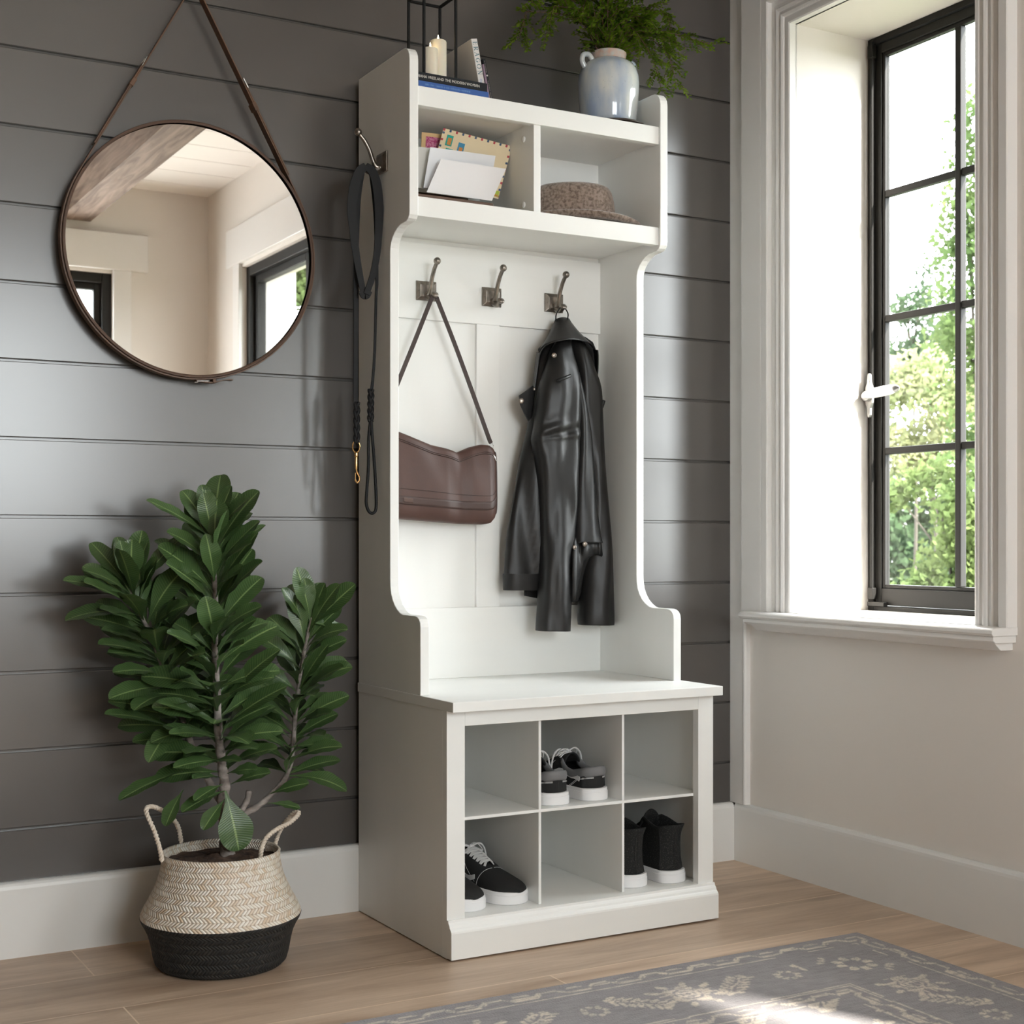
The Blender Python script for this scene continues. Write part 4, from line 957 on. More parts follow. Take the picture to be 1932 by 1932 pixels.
# collar leaf hanging on each side
def leaf_strip(px,y0,y1,w0,w1,nm='collar_leaf'):
    P=[jp(x,y,lerp(y0,y1,i/(len(px)-1))) for i,(x,y) in enumerate(px)]; P=crom(P,6); n=len(P)
    return MB().ribbon(P,(.3,1,0),[lerp(w0,w1,i/(n-1)) for i in range(n)],.002)
leaf_strip([(340,306),(332,350),(322,430),(312,520),(306,560)],-.060,-.050,.034,.010).build('collar_leaf',M['leath'],jk,smooth='auto')
leaf_strip([(655,292),(660,340),(661,400),(660,450),(668,478)],-.060,-.050,.034,.014).build('collar_leaf',M['leath'],jk,smooth='auto')
def flap(px,y,nm,t=.003,bev=.0008,mt='leath'):
    P=[jp(a,c,y) for a,c in px]; n=len(P); b=MB(); v=P+[p+Vector((0,t,0)) for p in P]
    b.add(v,[tuple(range(n)),tuple(range(2*n-1,n-1,-1))]+[(i,n+i,n+(i+1)%n,(i+1)%n) for i in range(n)]); return b.build(nm,M[mt],jk,bevel=bev)
f1=flap([(233,546),(270,520),(308,490),(322,505),(318,600),(304,660),(286,688),(262,645),(240,596)],-.062,'lapel')
f2=flap([(640,470),(668,545),(690,566),(711,574),(700,610),(680,658),(660,640),(640,560)],-.050,'lapel')
MB().tube([jp(700,575,-.0545),jp(682,650,-.0545)],.0008,6).build('zipper_edge',M['pewt'],f2,smooth=True)
f3=flap([(645,425),(668,432),(678,470),(650,478),(636,452)],-.073,'strap_tab')
b=MB(); b.tube(crom([jp(440,462,-.119),jp(460,458,-.124),(jp(490,446,-.124)),jp(514,436,-.118)],5),.0036,10); b.build('sleeve_tab',M['leath'],jk,smooth=True)
def snap(x,y,yy,r,par): return MB().lathe([(.0001,.0022),(r*.5,.0022),(r*.9,.0012),(r,0)],jp(x,y,yy),18,axis=Vector((-.25,-1,0))).build('snap_button',M['nick'],par,smooth='auto')
snap(246,575,-.0635,.0062,f1); snap(317,510,-.0640,.0040,f1)
snap(426,323,-.1175,.0055,jk); snap(595,1366,-.1265,.0056,jk); snap(538,1384,-.1235,.0050,jk)
ax=HX[2]
P=crom([jp(437,150,-.045),jp(437,100,-.050),Vector((ax-.006,-.052,1.2845)),Vector((ax,-.0535,1.2880)),Vector((ax+.006,-.052,1.2845)),jp(503,95,-.050),jp(497,138,-.045)],6)
MB().ribbon(P,(0,1,0),.0035,.0012).build('hanging_loop',M['lining'],jk)
# ================================================================ SHOES
def wt(s,T): 
    w=interp(T,s)[0]
    if s<.09: w*=math.sqrt(max(0,1-((.09-s)/.09)**2))
    if s>.84: w*=math.sqrt(max(0,1-((s-.84)/.16)**2))
    return w
SW=[(0,.034),(.1,.0345),(.25,.0335),(.4,.0345),(.6,.0425),(.75,.0455),(.84,.0450),(1,.0440)]
def yy_(s): return .140-.280*s
def sole_mb(h=.026):
    m=MB(); S_=[i/40 for i in range(41)]
    S_=[.5-.5*math.cos(PI*s) for s in S_]
    def outl(g,z): 
        L=[Vector((wt(s,SW)+g,yy_(s)*(1+g*6),z)) for s in S_[1:-1]]; Rr=[Vector((-wt(s,SW)-g,yy_(s)*(1+g*6),z)) for s in reversed(S_[1:-1])]
        return [Vector((0,yy_(0)+g,z))]+L+[Vector((0,yy_(1)-g,z))]+Rr
    m.rings([outl(-.0015,0),outl(0,.0015),outl(0,h-.0075),outl(-.0010,h-.0068),outl(-.0010,h-.0015),outl(-.0025,h)])
    return m
def make_shoe(kind,name='sneaker'):
    """toe points to local -Y, sole on z=0; every part in the frame of the root"""
    r=empty(name,(0,0,0)); Hs=.026
    sole=sole_mb(Hs).build('sole',M['rub'],r,smooth='auto')
    if kind=='low':
        ZT=[(0,.069),(.1,.063),(.22,.056),(.30,.060),(.38,.076),(.44,.084),(.52,.075),(.62,.064),(.72,.056),(.85,.046),(.95,.037),(1,.030)]
        XO=[(0,.024),(.1,.025),(.25,.026),(.34,.024),(.40,.017),(.52,.0135),(.62,.011),(.665,0),(1,0)]
        up=M['canvas']
    else:
        ZT=[(0,.122),(.06,.120),(.14,.116),(.24,.124),(.32,.130),(.40,.112),(.50,.084),(.62,.062),(.72,.054),(.85,.046),(.95,.037),(1,.030)]
        XO=[(0,.030),(.1,.031),(.25,.029),(.34,.022),(.42,.015),(.52,.0135),(.62,.011),(.665,0),(1,0)]
        up=M['knit']
    def surf(sd,s,k,off=0):
        w=max(wt(s,SW)-.004,0); zt=interp(ZT,s)[0]; xo=interp(XO,s)[0]
        if s<.09: xo*=math.sqrt(max(0,1-((.09-s)/.09)**2))
        xo=min(xo,w); z0=Hs-.002
        c=math.cos(k*PI/2); si=math.sin(k*PI/2)
        if kind=='high' and s<.40: ex=xo+(w-xo)*c; z=z0+(zt-z0)*k; ex-= .004*math.sin(k*PI)
        else: ex=xo+(w-xo)*max(c,0)**.8; z=z0+(zt-z0)*si**.95
        y=yy_(s)+(-.004*(1-k) if s<.05 else 0); y=lerp(y,y-.000,k)
        if s<.09: y-= .004 if kind=='low' else .003+.004*math.sin(k*PI)-.006*max(0,k-.85)/.15*.8
        if s>.84: y+=.006*k*(s-.84)/.16
        p=Vector((sd*ex,y,z))
        if off:
            e=.004; a=surf(sd,min(s+e,1),k)-surf(sd,max(s-e,0),k); b2=surf(sd,s,min(k+e,1))-surf(sd,s,max(k-e,0)); nn=a.cross(b2)
            if nn.length>1e-12:
                nn.normalize(); ctr=Vector((0,y,.03))
                if nn.dot(p-ctr)<0: nn=-nn
                p=p+nn*off
        return p
    NS,NK=56,12; ss=[.5-.5*math.cos(PI*i/NS) for i in range(NS+1)]
    m=MB(); 
    for sd in (1,-1):
        o=len(m.v); m.v+=[surf(sd,s,k/NK) for s in ss for k in range(NK+1)]
        m.f+=[(o+i*(NK+1)+k,o+(i+1)*(NK+1)+k,o+(i+1)*(NK+1)+k+1,o+i*(NK+1)+k+1) for i in range(NS) for k in range(NK)]; m.mi+=[0]*(NS*NK)
    u=m.build('upper',up,r,smooth=True,weld=True,solid=.0022,soff=-1)
    # tongue
    def tong(a,b):
        s=lerp(.66,.37,a); x=(b-.5)*2*lerp(.011,.021 if kind=='low' else .024,a); zt=interp(ZT,s)[0]
        z=zt-.002+ (.018 if kind=='low' else .024)*max(0,(a-.72)/.28)**1.2 -.010*(x/.02)**2*(.4+.6*a) ; y=yy_(s)+(.006 if kind=='low' else .012)*max(0,a-.7)/.3
        rnd=(1-math.sqrt(max(0,1-((b-.5)*2)**2)))*.010*a
        return Vector((x,y,z-rnd))
    MB().grid(tong,18,12).build('tongue',up,r,smooth=True,solid=.0035)
    def strip(curve,w,off,nm,mt,sd,t=.0008):
        C_=crom([Vector((a,b,0)) for a,b in curve],6); P=[surf(sd,c.x,c.y,off) for c in C_]
        W_=[]
        for i,c in enumerate(C_):
            d=(P[min(i+1,len(P)-1)]-P[max(i-1,0)]).normalized(); nn=(surf(sd,c.x,c.y,off+.002)-P[i]); nn=nn.normalized() if nn.length>1e-9 else Vector((sd,0,0)); W_.append(d.cross(nn))
        return MB().ribbon(P,W_,w,t).build(nm,mt,u,smooth='auto')
    if kind=='low':
        for sd in (1,-1):
            strip([(.12,.34),(.18,.46),(.25,.54),(.31,.52),(.37,.40),(.43,.26),(.50,.18),(.57,.20),(.625,.32)],.0098,.0010,'side_stripe',M['glaceln'],sd,.0010)
            strip([(.655,.02),(.66,.25),(.668,.5),(.675,.75),(.68,.98)],.0006,.0006,'stitching',M['glaceln'],sd,.0006)
            strip([(.24,.03),(.20,.14),(.16,.27),(.13,.33),(.05,.34),(.01,.34)],.0010,.0008,'stitching',M['glaceln'],sd,.0006)
            strip([(.255,.03),(.213,.16),(.17,.30),(.135,.365),(.05,.375),(.01,.375)],.0009,.0008,'stitching',M['glaceln'],sd,.0006)
            strip([(.44,.60),(.50,.42),(.57,.28),(.63,.16)],.0007,.0008,'stitching',M['glaceln'],sd,.0005)
        # padded grey collar round the ankle
        P=[surf(1,.385*(1-i/16),.93,.001) for i in range(17)]+[surf(-1,.385*i/16,.93,.001) for i in range(1,17)]
        P=[p+Vector((0,0,-.0065)) for p in P]
        q=MB(); R=[]
        for i,p in enumerate(P):
            d=(P[min(i+1,len(P)-1)]-P[max(i-1,0)]).normalized(); side=Vector((d.y,-d.x,0)).normalized(); R.append([p+side*.0042*math.cos(2*PI*k/12)+Vector((0,0,1))*.0105*math.sin(2*PI*k/12) for k in range(12)])
        q.rings(R); q.build('padded_collar',M['gpad'],u,smooth=True)
        # laces: crossing pairs and a loose bow
        lc=MB(); ev=[.635,.600,.565,.530,.495,.460,.425]
        for i,s in enumerate(ev):
            x=interp(XO,s)[0]+.005; z=interp(ZT,s)[0]+.001
            nx=ev[i+1] if i+1<len(ev) else s-.02; x2=interp(XO,nx)[0]+.005; z2=interp(ZT,nx)[0]+.001
            for sd in (1,-1):
                Pp=crom([(sd*x,yy_(s),z-.001),(sd*x*.5,lerp(yy_(s),yy_(nx),.3),lerp(z,z2,.3)+.0052+(.001 if sd>0 else 0)),(0,lerp(yy_(s),yy_(nx),.5),lerp(z,z2,.5)+.0064+(.0018 if sd>0 else 0)),(-sd*x2*.6,lerp(yy_(s),yy_(nx),.8),lerp(z,z2,.8)+.0045),(-sd*x2,yy_(nx),z2-.001)],4)
                lc.ribbon(Pp,(0,1,.3),.0052,.0018)
        y=yy_(.41); z=.092
        for sd in (1,-1):
            lc.ribbon(crom([(0,y,z),(sd*.012,y+.003,z+.006),(sd*.022,y+.001,z+.002),(sd*.026,y-.008,z-.009),(sd*.018,y-.009,z-.006),(sd*.006,y-.003,z)],5),(0,1,.2),.0048,.0018)
            lc.tube(crom([(0,y,z),(sd*.022,y-.002,z+.005),(sd*.036,y-.002,z-.006),(sd*.041,y-.003,z-.026),(sd*.042,y-.003,z-.036)],4),.0021,6)
        lc.sphere((0,y-.002,z+.001),.0048,10,8)
        lc.build('laces',M['lace'],r,smooth='auto')
    else:
        pcol=MB()
        cc=surf(1,.27,.62,.0012)
        # round white ankle badge with a dark ring
        for sd in (1,):
            c0=surf(sd,.24,.52,.0022)
            bd=MB().lathe([(.0001,.0012),(.0150,.0012),(.0158,0)],c0,28,axis=Vector((sd,.05,.05))).build('ankle_badge',M['rub'],u,smooth='auto')
            MB().lathe([(.0108,.0013),(.0108,.0017),(.0128,.0017),(.0128,.0013)],c0,28,axis=Vector((sd,.05,.05)),caps=(False,False)).build('badge_ring',M['canvas'],bd) if False else None
        lc=MB(); ev=[.63,.59,.55,.51,.47,.43]
        for i,s in enumerate(ev):
            x=interp(XO,s)[0]+.005; z=interp(ZT,s)[0]+.001
            lc.tube(crom([(x,yy_(s),z-.001),(0,yy_(s),z+.006),(-x,yy_(s),z-.001)],5),.0019,6)
        MB().tube([Vector((0,yy_(.63),interp(ZT,.63)[0]+.002)),Vector((0,yy_(.43),interp(ZT,.43)[0]+.004))],.0019,6)
        lc.tube([Vector((.001,yy_(.63),interp(ZT,.63)[0]+.0075)),Vector((.001,yy_(.53),interp(ZT,.53)[0]+.0075)),Vector((.001,yy_(.43),interp(ZT,.43)[0]+.0078))],.0017,6)
        lc.build('laces',M['bleath'],r,smooth=True)
    return r
def kids(o): return [c for c in bpy.data.objects if c.parent==o]
def copy_tree(o,parent=None):
    c=o.copy(); COL.objects.link(c); c.parent=parent
    for ch in kids(o): copy_tree(ch,c)
    return c
low=make_shoe('low'); high=make_shoe('high','high_top_sneaker')
def place(o,x,y,z,rot,label,group,sc=(1,1,1)):
    o.location=(x,y,z); o.scale=sc; o.rotation_euler=(0,0,math.radians(rot)); o['_o']=(0,0,0); tag(o,label,'shoe',group)
G1='low sneakers in the bottom left cubby'; G2='low sneakers in the upper middle cubby'; G3='high tops in the bottom right cubby'
k=.935
place(low,.1510,-.243,.0737,11,'black low sneaker with white laces facing out, right of the bottom left cubby pair',G1,(k,k,k))
place(copy_tree(low),.0640,-.247,.0737,5,'black low sneaker half hidden behind the left frame post in the bottom left cubby',G1,(-k,k,k))
place(copy_tree(low),.2655,-.244,.2555,178,'black low sneaker, heel out, left of the upper middle cubby pair',G2,(-k,k,k))
place(copy_tree(low),.3465,-.238,.2555,186,'black low sneaker, heel out, right of the upper middle cubby pair',G2,(k,k,k))
place(high,.4480,-.238,.0737,180,'black knit high top with white badge, left of the bottom right cubby pair',G3,(.97,.97,.97))
place(copy_tree(high),.5330,-.245,.0737,183,'black knit high top nearest the right frame post in the bottom right cubby',G3,(-.97,.97,.97))
# ================================================================ ROUND MIRROR
mx,mz,mr=-.3590,1.3362,.2470
mi=empty('round_mirror',(mx,0,mz-mr),'round mirror in a brown leather rim hanging by a buckled strap on the dark wall','mirror')
MB().lathe([(.0001,0),(mr-.0035,0),(mr-.0035,.003),(.0001,.003)],(mx,-.0215,mz),128,axis=Vector((0,1,0))).build('glass',M['mirror'],mi)
MB().lathe([(.0001,0),(mr-.004,0),(mr-.004,.004),(.0001,.004)],(mx,-.0182,mz),96,axis=Vector((0,1,0))).build('backing',M['wood'],mi)
MB().lathe([(mr-.0036,-.0275),(mr-.0005,-.0290),(mr+.0016,-.0285),(mr+.0024,-.0265),(mr+.0024,-.0008),(mr-.0036,-.0008)],(mx,0,mz),128,axis=Vector((0,1,0)),caps=(False,False)).build('rim',M['rimb'],mi,smooth='auto').data.polygons
R=[(mr-.0036,-.0275),(mr-.0036,-.0008)]
def circ(a,r,y): return Vector((mx+r*math.cos(a),y,mz+r*math.sin(a)))
apex=Vector((-.3536,-.010,1.8600))
# strap: tangents from the apex, then round the lower rim
dv=apex-Vector((mx,apex.y,mz)); D=math.hypot(dv.x,dv.z); aa=math.atan2(dv.z,dv.x); bt=math.acos((mr+.004)/D)
aL,aR=aa+bt,aa-bt
wy=.0195; yc=-.0145
low_=[circ(lerp(aR,aL-2*PI,i/60),mr+.0042,yc) for i in range(61)]
st=MB()
P=low_; Rg=[]
for i,p in enumerate(P):
    n_=(p-Vector((mx,yc,mz))).normalized(); Rg.append([p+n_*.0013+Vector((0,wy/2,0)),p+n_*.0013-Vector((0,wy/2,0)),p-n_*.0013-Vector((0,wy/2,0)),p-n_*.0013+Vector((0,wy/2,0))])
st.rings(Rg); sb=st.build('rim_strap',M['strapb'],mi,smooth='auto')
def hang(a,nm,buck):
    p=circ(a,mr+.0042,yc); d=(apex-p); n_=Vector((-d.z,0,d.x)).normalized(); 
    m=MB()
    def seg(t0,t1,w,th,sh=0): 
        q0,q1=p+d*t0,p+d*t1; R=[]
        for q in (q0,q1): R.append([q+n_*(th/2+sh)+Vector((0,w/2,0)),q+n_*(th/2+sh)-Vector((0,w/2,0)),q+n_*(-th/2+sh)-Vector((0,w/2,0)),q+n_*(-th/2+sh)+Vector((0,w/2,0))])
        m.rings(R)
    seg(0,1.0,.0205,.0026); s0=m.build(nm,M['strapb'],mi,bevel=.0005)
    sg=1 if a>PI/2 else -1
    m=MB(); seg(buck-.42,buck,.0215,.0028,.0028*sg); m.build('strap_overlap',M['strapb'],s0,bevel=.0006)
    m=MB(); seg(buck-.12,buck-.085,.0245,.0085,.001*sg); m.build('keeper_loop',M['strapb'],s0,bevel=.0008)
    c=p+d*buck; dn=d.normalized(); q=MB(); L=.0095; wv=.0135
    pts=[c+dn*s*L+Vector((0,w,0))+n_*sg*.003 for s,w in ((1,wv),(1,-wv),(-1,-wv),(-1,wv),(1,wv))]
    q.tube(pts,.0011,8); q.tube([c-dn*L+n_*sg*.003,c+dn*L+n_*sg*.004],.0008,6); q.build('buckle',M['steel'],s0,smooth='auto')
    return s0
hang(aL,'hanging_strap',.565); hang(aR,'hanging_strap',.545)
# bottom buckle
a0=-PI/2+.075; c=circ(a0,mr+.008,yc); q=MB(); tg=Vector((math.cos(a0+PI/2),0,math.sin(a0+PI/2))); nn=(c-Vector((mx,yc,mz))).normalized()
pts=[c+tg*s*.011+Vector((0,w,0)) for s,w in ((1,.0115),(1,-.0115),(-1,-.0115),(-1,.0115),(1,.0115))]; q.tube(pts,.0011,8); q.tube([c-tg*.011,c+tg*.011],.0008,6); q.build('buckle',M['steel'],sb,smooth='auto')
q=MB(); P=[c+tg*t+nn*(.0005+.0025*math.sin(t*90)) for t in [lerp(-.012,.062,i/20) for i in range(21)]]
q.ribbon(P,(0,1,0),.0165,.0022); q.build('strap_end',M['strapb'],sb,smooth='auto')
q=MB(); c2=c+tg*.024; q.ribbon([c2-tg*.0035,c2+tg*.0035],(0,1,0),.0205,.0085); q.build('keeper_loop',M['strapb'],sb,bevel=.001)
MB().lathe([(.0055,0),(.0055,.022),(.009,.024),(.009,.028),(.001,.029)],(apex.x,YB,apex.z-.004),20,axis=Vector((0,-1,0))).build('wall_peg',M['ironb'],mi,smooth='auto')
# ================================================================ POTTED PLANT IN A TWO-TONE BASKET
px_,py_=-.365,-.214
pp=empty('potted_plant',(px_,py_,0),'broad-leaved green plant in a white and black woven belly basket','plant')
def lathe_uv(prof,c,n,name,mat,parent):
    b=MB(); L=0; ds=[0]
    for p,q in zip(prof,prof[1:]): L+=math.hypot(q[0]-p[0],q[1]-p[1]); ds.append(L)
    b.uv=[]
    for (r,z),d in zip(prof,ds):
        for k in range(n+1):
            a=2*PI*k/n; b.v.append(Vector((c[0]+r*math.cos(a),c[1]+r*math.sin(a),c[2]+z))); b.uv.append((k/n,d/.20))
    m=len(prof); b.f=[(i*(n+1)+k,i*(n+1)+k+1,(i+1)*(n+1)+k+1,(i+1)*(n+1)+k) for i in range(m-1) for k in range(n)]; b.mi=[0]*len(b.f)
    return b.build(name,mat,parent,smooth=True)
lp=[(.1445,.0895),(.1435,.096),(.1380,.108),(.1300,.122),(.1225,.137),(.1160,.152),(.1110,.167),(.1080,.180),(.1068,.190),(.1066,.198),(.1072,.2035),(.1050,.2060),(.1022,.2045),(.1010,.198),(.1015,.180),(.104,.165)]
lathe_uv(lp,(px_,py_,0),96,'basket',M['wlight'],pp)
dp=[(.001,.001),(.100,.001),(.112,.0015),(.1185,.008),(.1225,.022),(.1260,.042),(.1305,.060),(.1370,.074),(.1425,.083),(.1450,.0900),(.1430,.0930)]
lathe_uv(dp,(px_,py_,0),96,'basket_base',M['wdark'],pp)
b=MB(); n=40
def soil(s,k):
    a=2*PI*s; r=.1025*k; x=px_+r*math.cos(a); y=py_+r*math.sin(a); return Vector((x,y,.188+.008*noise.noise(Vector((x*60,y*60,0)))+.008*(1-k)))
b.grid(soil,n,12); b.build('soil',M['soil'],pp,smooth=True,weld=True)
def rope(px,y):
    P=crom([aty(u,v,yv) for (u,v),yv in zip(px,y)],12); r=MB(); m=len(P)
    for ph in (0,PI):
        Q=[]; L=0
        for i,p in enumerate(P):
            if i: L+=(P[i]-P[i-1]).length
            d=(P[min(i+1,m-1)]-P[max(i-1,0)]).normalized(); a=d.orthogonal().normalized() if i==0 else (a-d*a.dot(d)).normalized(); w=d.cross(a); t=L*520+ph
            Q.append(p+(a*math.cos(t)+w*math.sin(t))*.0022)
        r.tube(Q,.0026,7)
    return r
yb_=py_
rope([(305,1625),(303,1608),(292,1570),(276,1532),(283,1522),(300,1526),(322,1540),(336,1560),(342,1590)],[yb_-.04,yb_-.04,yb_-.035,yb_-.02,yb_-.01,yb_,yb_+.02,yb_+.05,yb_+.055]).build('handle',M['rope'],pp,smooth=True)
rope([(491,1622),(493,1605),(501,1583),(520,1566),(545,1553),(560,1540),(563,1533),(553,1535),(536,1554),(524,1577),(517,1602)],[yb_-.065,yb_-.065,yb_-.06,yb_-.05,yb_-.04,yb_-.03,yb_-.02,yb_-.005,yb_+.01,yb_+.03,yb_+.035]).build('handle',M['rope'],pp,smooth=True)
# trunk and stems
def sp(u,v,dy=0): return aty(u,v,py_+dy)
tr=MB()
T0=[(430,1622,0),(428,1590,0),(424,1550,0),(421,1510,0),(424,1480,.0),(418,1440,.0),(412,1380,-.01),(409,1300,-.01),(405,1220,0),(407,1150,.005),(404,1080,0),(405,1030,0),(404,1005,0)]
T1=[(422,1520,0),(410,1500,.02),(392,1470,.03),(375,1435,.04),(352,1380,.045),(333,1320,.05),(312,1275,.04),(290,1210,.03),(268,1165,.02),(252,1130,.01),(247,1110,.01)]
T2=[(436,1560,.0),(462,1535,.01),(488,1520,.03),(515,1495,.04),(540,1465,.05),(552,1420,.06),(556,1360,.06),(563,1300,.055),(570,1250,.05),(580,1200,.05),(588,1165,.05)]
T3=[(455,1530,.01),(466,1510,.015),(470,1492,.015)]
def stem(T,r0,r1):
    P=crom([sp(*t) for t in T],5); tr.tube(P,[lerp(r0,r1,(i/(len(P)-1))**.6)*(1+.10*math.sin(i*1.7)) for i in range(len(P))],10); return P
S0=stem(T0,.0165,.0030); 
tr2=MB(); tr_,tr=tr,tr2
tr=tr_; tr.build('trunk',M['bark'],pp,smooth=True)
tr=MB(); S1=stem(T1,.0095,.0028); tr.build('stem',M['bark'],pp,smooth=True)
tr=MB(); S2=stem(T2,.0080,.0028); tr.build('stem',M['bark'],pp,smooth=True)
tr=MB(); S3=stem(T3,.0060,.0055); tr.build('stem_stub',M['bark'],pp,smooth=True)
fo=MB(); fo.uv=[]
def leaf(p,d,L,W,droop,roll=0,nl=12,nw=4):
    d=d.normalized(); up=Vector((0,0,1)); side=d.cross(up+Vector((-.30,-.62,0))); side=side.normalized() if side.length>.05 else Vector((1,0,0)); 
    side=Matrix.Rotation(roll,3,d)@side; nrm=side.cross(d).normalized()
    o=len(fo.v); q=p.copy(); dd=d.copy()
    ax_=side
    pv=0
    for i in range(nl+1):
        v=1-(1-i/nl)**1.7; dv=v-pv; pv=v
        if i: q=q+dd*(L*dv); dd=Matrix.Rotation(-droop*dv,3,ax_)@dd
        nn=side.cross(dd).normalized()
        w=W*(max(0,math.sin(PI*min(v,1)**1.55))**.50)*(.12+.88*min(1,v*1.9)) if 0<v<.9999 else W*(.06 if v<.5 else .03)
        for j in range(nw+1):
            u=j/nw; x=(u-.5)*2
            fo.v.append(q+side*w*x+nn*(abs(x)*w*.22+.0012*math.sin(v*22)*abs(x))); fo.uv.append((u,v))
    fo.f+=[(o+i*(nw+1)+j,o+(i+1)*(nw+1)+j,o+(i+1)*(nw+1)+j+1,o+i*(nw+1)+j+1) for i in range(nl) for j in range(nw)]; fo.mi+=[0]*(nl*nw)
random.seed(5)
def dress(P,n,t0,t1,Lr,lowL=1.0,top=True):
    m=len(P)-1; cum=[0]
    for a,b_ in zip(P,P[1:]): cum.append(cum[-1]+(b_-a).length)
    g=random.random()*6
    for i in range(n):
        t=lerp(t0,t1,i/(n-1)); s=t*cum[-1]; k=max(j for j in range(m) if cum[j]<=s+1e-9); f=(s-cum[k])/(cum[k+1]-cum[k]+1e-9); p=P[k].lerp(P[k+1],min(f,1)); ax=(P[k+1]-P[k]).normalized()
        g+=2.39996+random.uniform(-.3,.3); rel=(t-t0)/(t1-t0)
        inc=lerp(1.12,.50,rel**1.2)+random.uniform(-.18,.18)
        a=ax.orthogonal().normalized(); a=Matrix.Rotation(g,3,ax)@a; d=(ax*math.cos(inc)+a*math.sin(inc)).normalized()
        L=random.uniform(*Lr)*lerp(lowL,1.0,min(1,rel*2))
        if p.y+d.y*L>-.012: d.y=max(-.9,(-.012-p.y)/L); d.normalize()
        leaf(p+d*.004,d,L,L*random.uniform(.175,.215),random.uniform(.35,.95)*(1 if inc>.7 else .6),random.uniform(-.3,.3))
    if top:
        for i in range(4):
            a=i*PI/2+.6; d=(Vector((math.cos(a)*.35,math.sin(a)*.35-.1,1))).normalized(); leaf(P[-1],d,random.uniform(.07,.095),.0165,.15)
dress(S0,84,.26,.99,(.100,.140),.95)
dress(S1,60,.30,.99,(.095,.135),.95)
dress(S2,54,.34,.99,(.090,.130),.95)
# a few singled-out leaves low on the plant
for (u,v,dy),(u2,v2,dy2),W in (((425,1492,-.02),(455,1602,-.05),.033),((345,1455,.0),(226,1490,-.03),.019),((346,1490,-.02),(308,1552,-.04),.016),((424,1508,-.02),(383,1558,-.05),.015),((425,1492,-.01),(345,1518,-.04),.018),((505,1515,.03),(568,1518,.02),.010),((420,1480,-.01),(370,1500,-.05),.014),((405,1020,0),(292,930,.0),.015),((404,1030,-.01),(405,945,-.03),.028),((404,1020,.02),(372,938,.03),.020),((406,1024,.01),(468,958,.02),.018),((247,1112,0),(246,1022,-.02),.024),((245,1125,0),(130,1080,-.01),.018),((250,1118,0),(333,1006,.0),.017),((404,1060,0),(494,978,.01),.011),((588,1165,.05),(627,1118,.03),.022),((586,1170,.05),(560,1150,.06),.017),((585,1175,.05),(648,1178,.04),.014)):
    a=sp(u,v,dy);b_=sp(u2,v2,dy2); leaf(a,b_-a,(b_-a).length*1.03,W,.35,random.uniform(-.2,.2))
for (u,v,u2,v2,W,dy,dy2) in ((416,1329,508,1216,.024,-.01,-.07),(418,1375,523,1283,.022,-.01,-.08),(421,1398,526,1367,.020,-.01,-.07),(407,1326,360,1250,.021,-.02,-.08),(410,1370,317,1309,.015,-.02,-.06),(412,1393,334,1367,.015,-.02,-.08),(334,1358,282,1419,.020,.02,-.06),(317,1370,210,1329,.018,.03,.01),(312,1345,213,1312,.016,.03,.03),(424,1436,340,1430,.016,-.01,-.07),(400,1436,448,1425,.014,-.03,-.09),(429,1459,479,1444,.015,-.01,-.06),(435,1480,503,1448,.019,-.01,-.05),(534,1465,640,1418,.018,.05,.05),(546,1411,632,1392,.017,.05,.04),(510,1498,575,1470,.016,.03,-.02),(540,1460,548,1405,.020,.05,.0),(404,1225,470,1160,.022,0,-.05),(402,1245,335,1180,.020,0,-.06),(405,1215,395,1135,.026,-.01,-.06),(300,1250,215,1215,.019,.03,.0),(290,1205,320,1130,.024,.02,-.05),(565,1300,605,1215,.020,.05,.0),(563,1330,500,1270,.018,.05,.0),(424,1470,372,1452,.015,0,-.06),(418,1420,470,1380,.018,0,-.05),(415,1400,440,1330,.022,-.01,-.08)):
    a=sp(u,v,dy);b_=sp(u2,v2,dy2); leaf(a,b_-a,(b_-a).length*1.03,W,.40,random.uniform(-.2,.2))
fo.build('foliage',M['leaf'],pp,smooth=True,keepn=True)
# ================================================================ RUG
rx1,ry1=.771,-.652; rx0,ry0=-1.35,-2.6
st_=.004
def sdseg(px,py,ax,ay,bx,by):
    dx,dy=bx-ax,by-ay; t=max(0,min(1,((px-ax)*dx+(py-ay)*dy)/(dx*dx+dy*dy))); return math.hypot(px-ax-t*dx,py-ay-t*dy)
def ell(px,py,cx,cy,a,b,th):
    c,s=math.cos(th),math.sin(th); x=(px-cx)*c+(py-cy)*s; y=-(px-cx)*s+(py-cy)*c; return math.hypot(x/a,y/b)
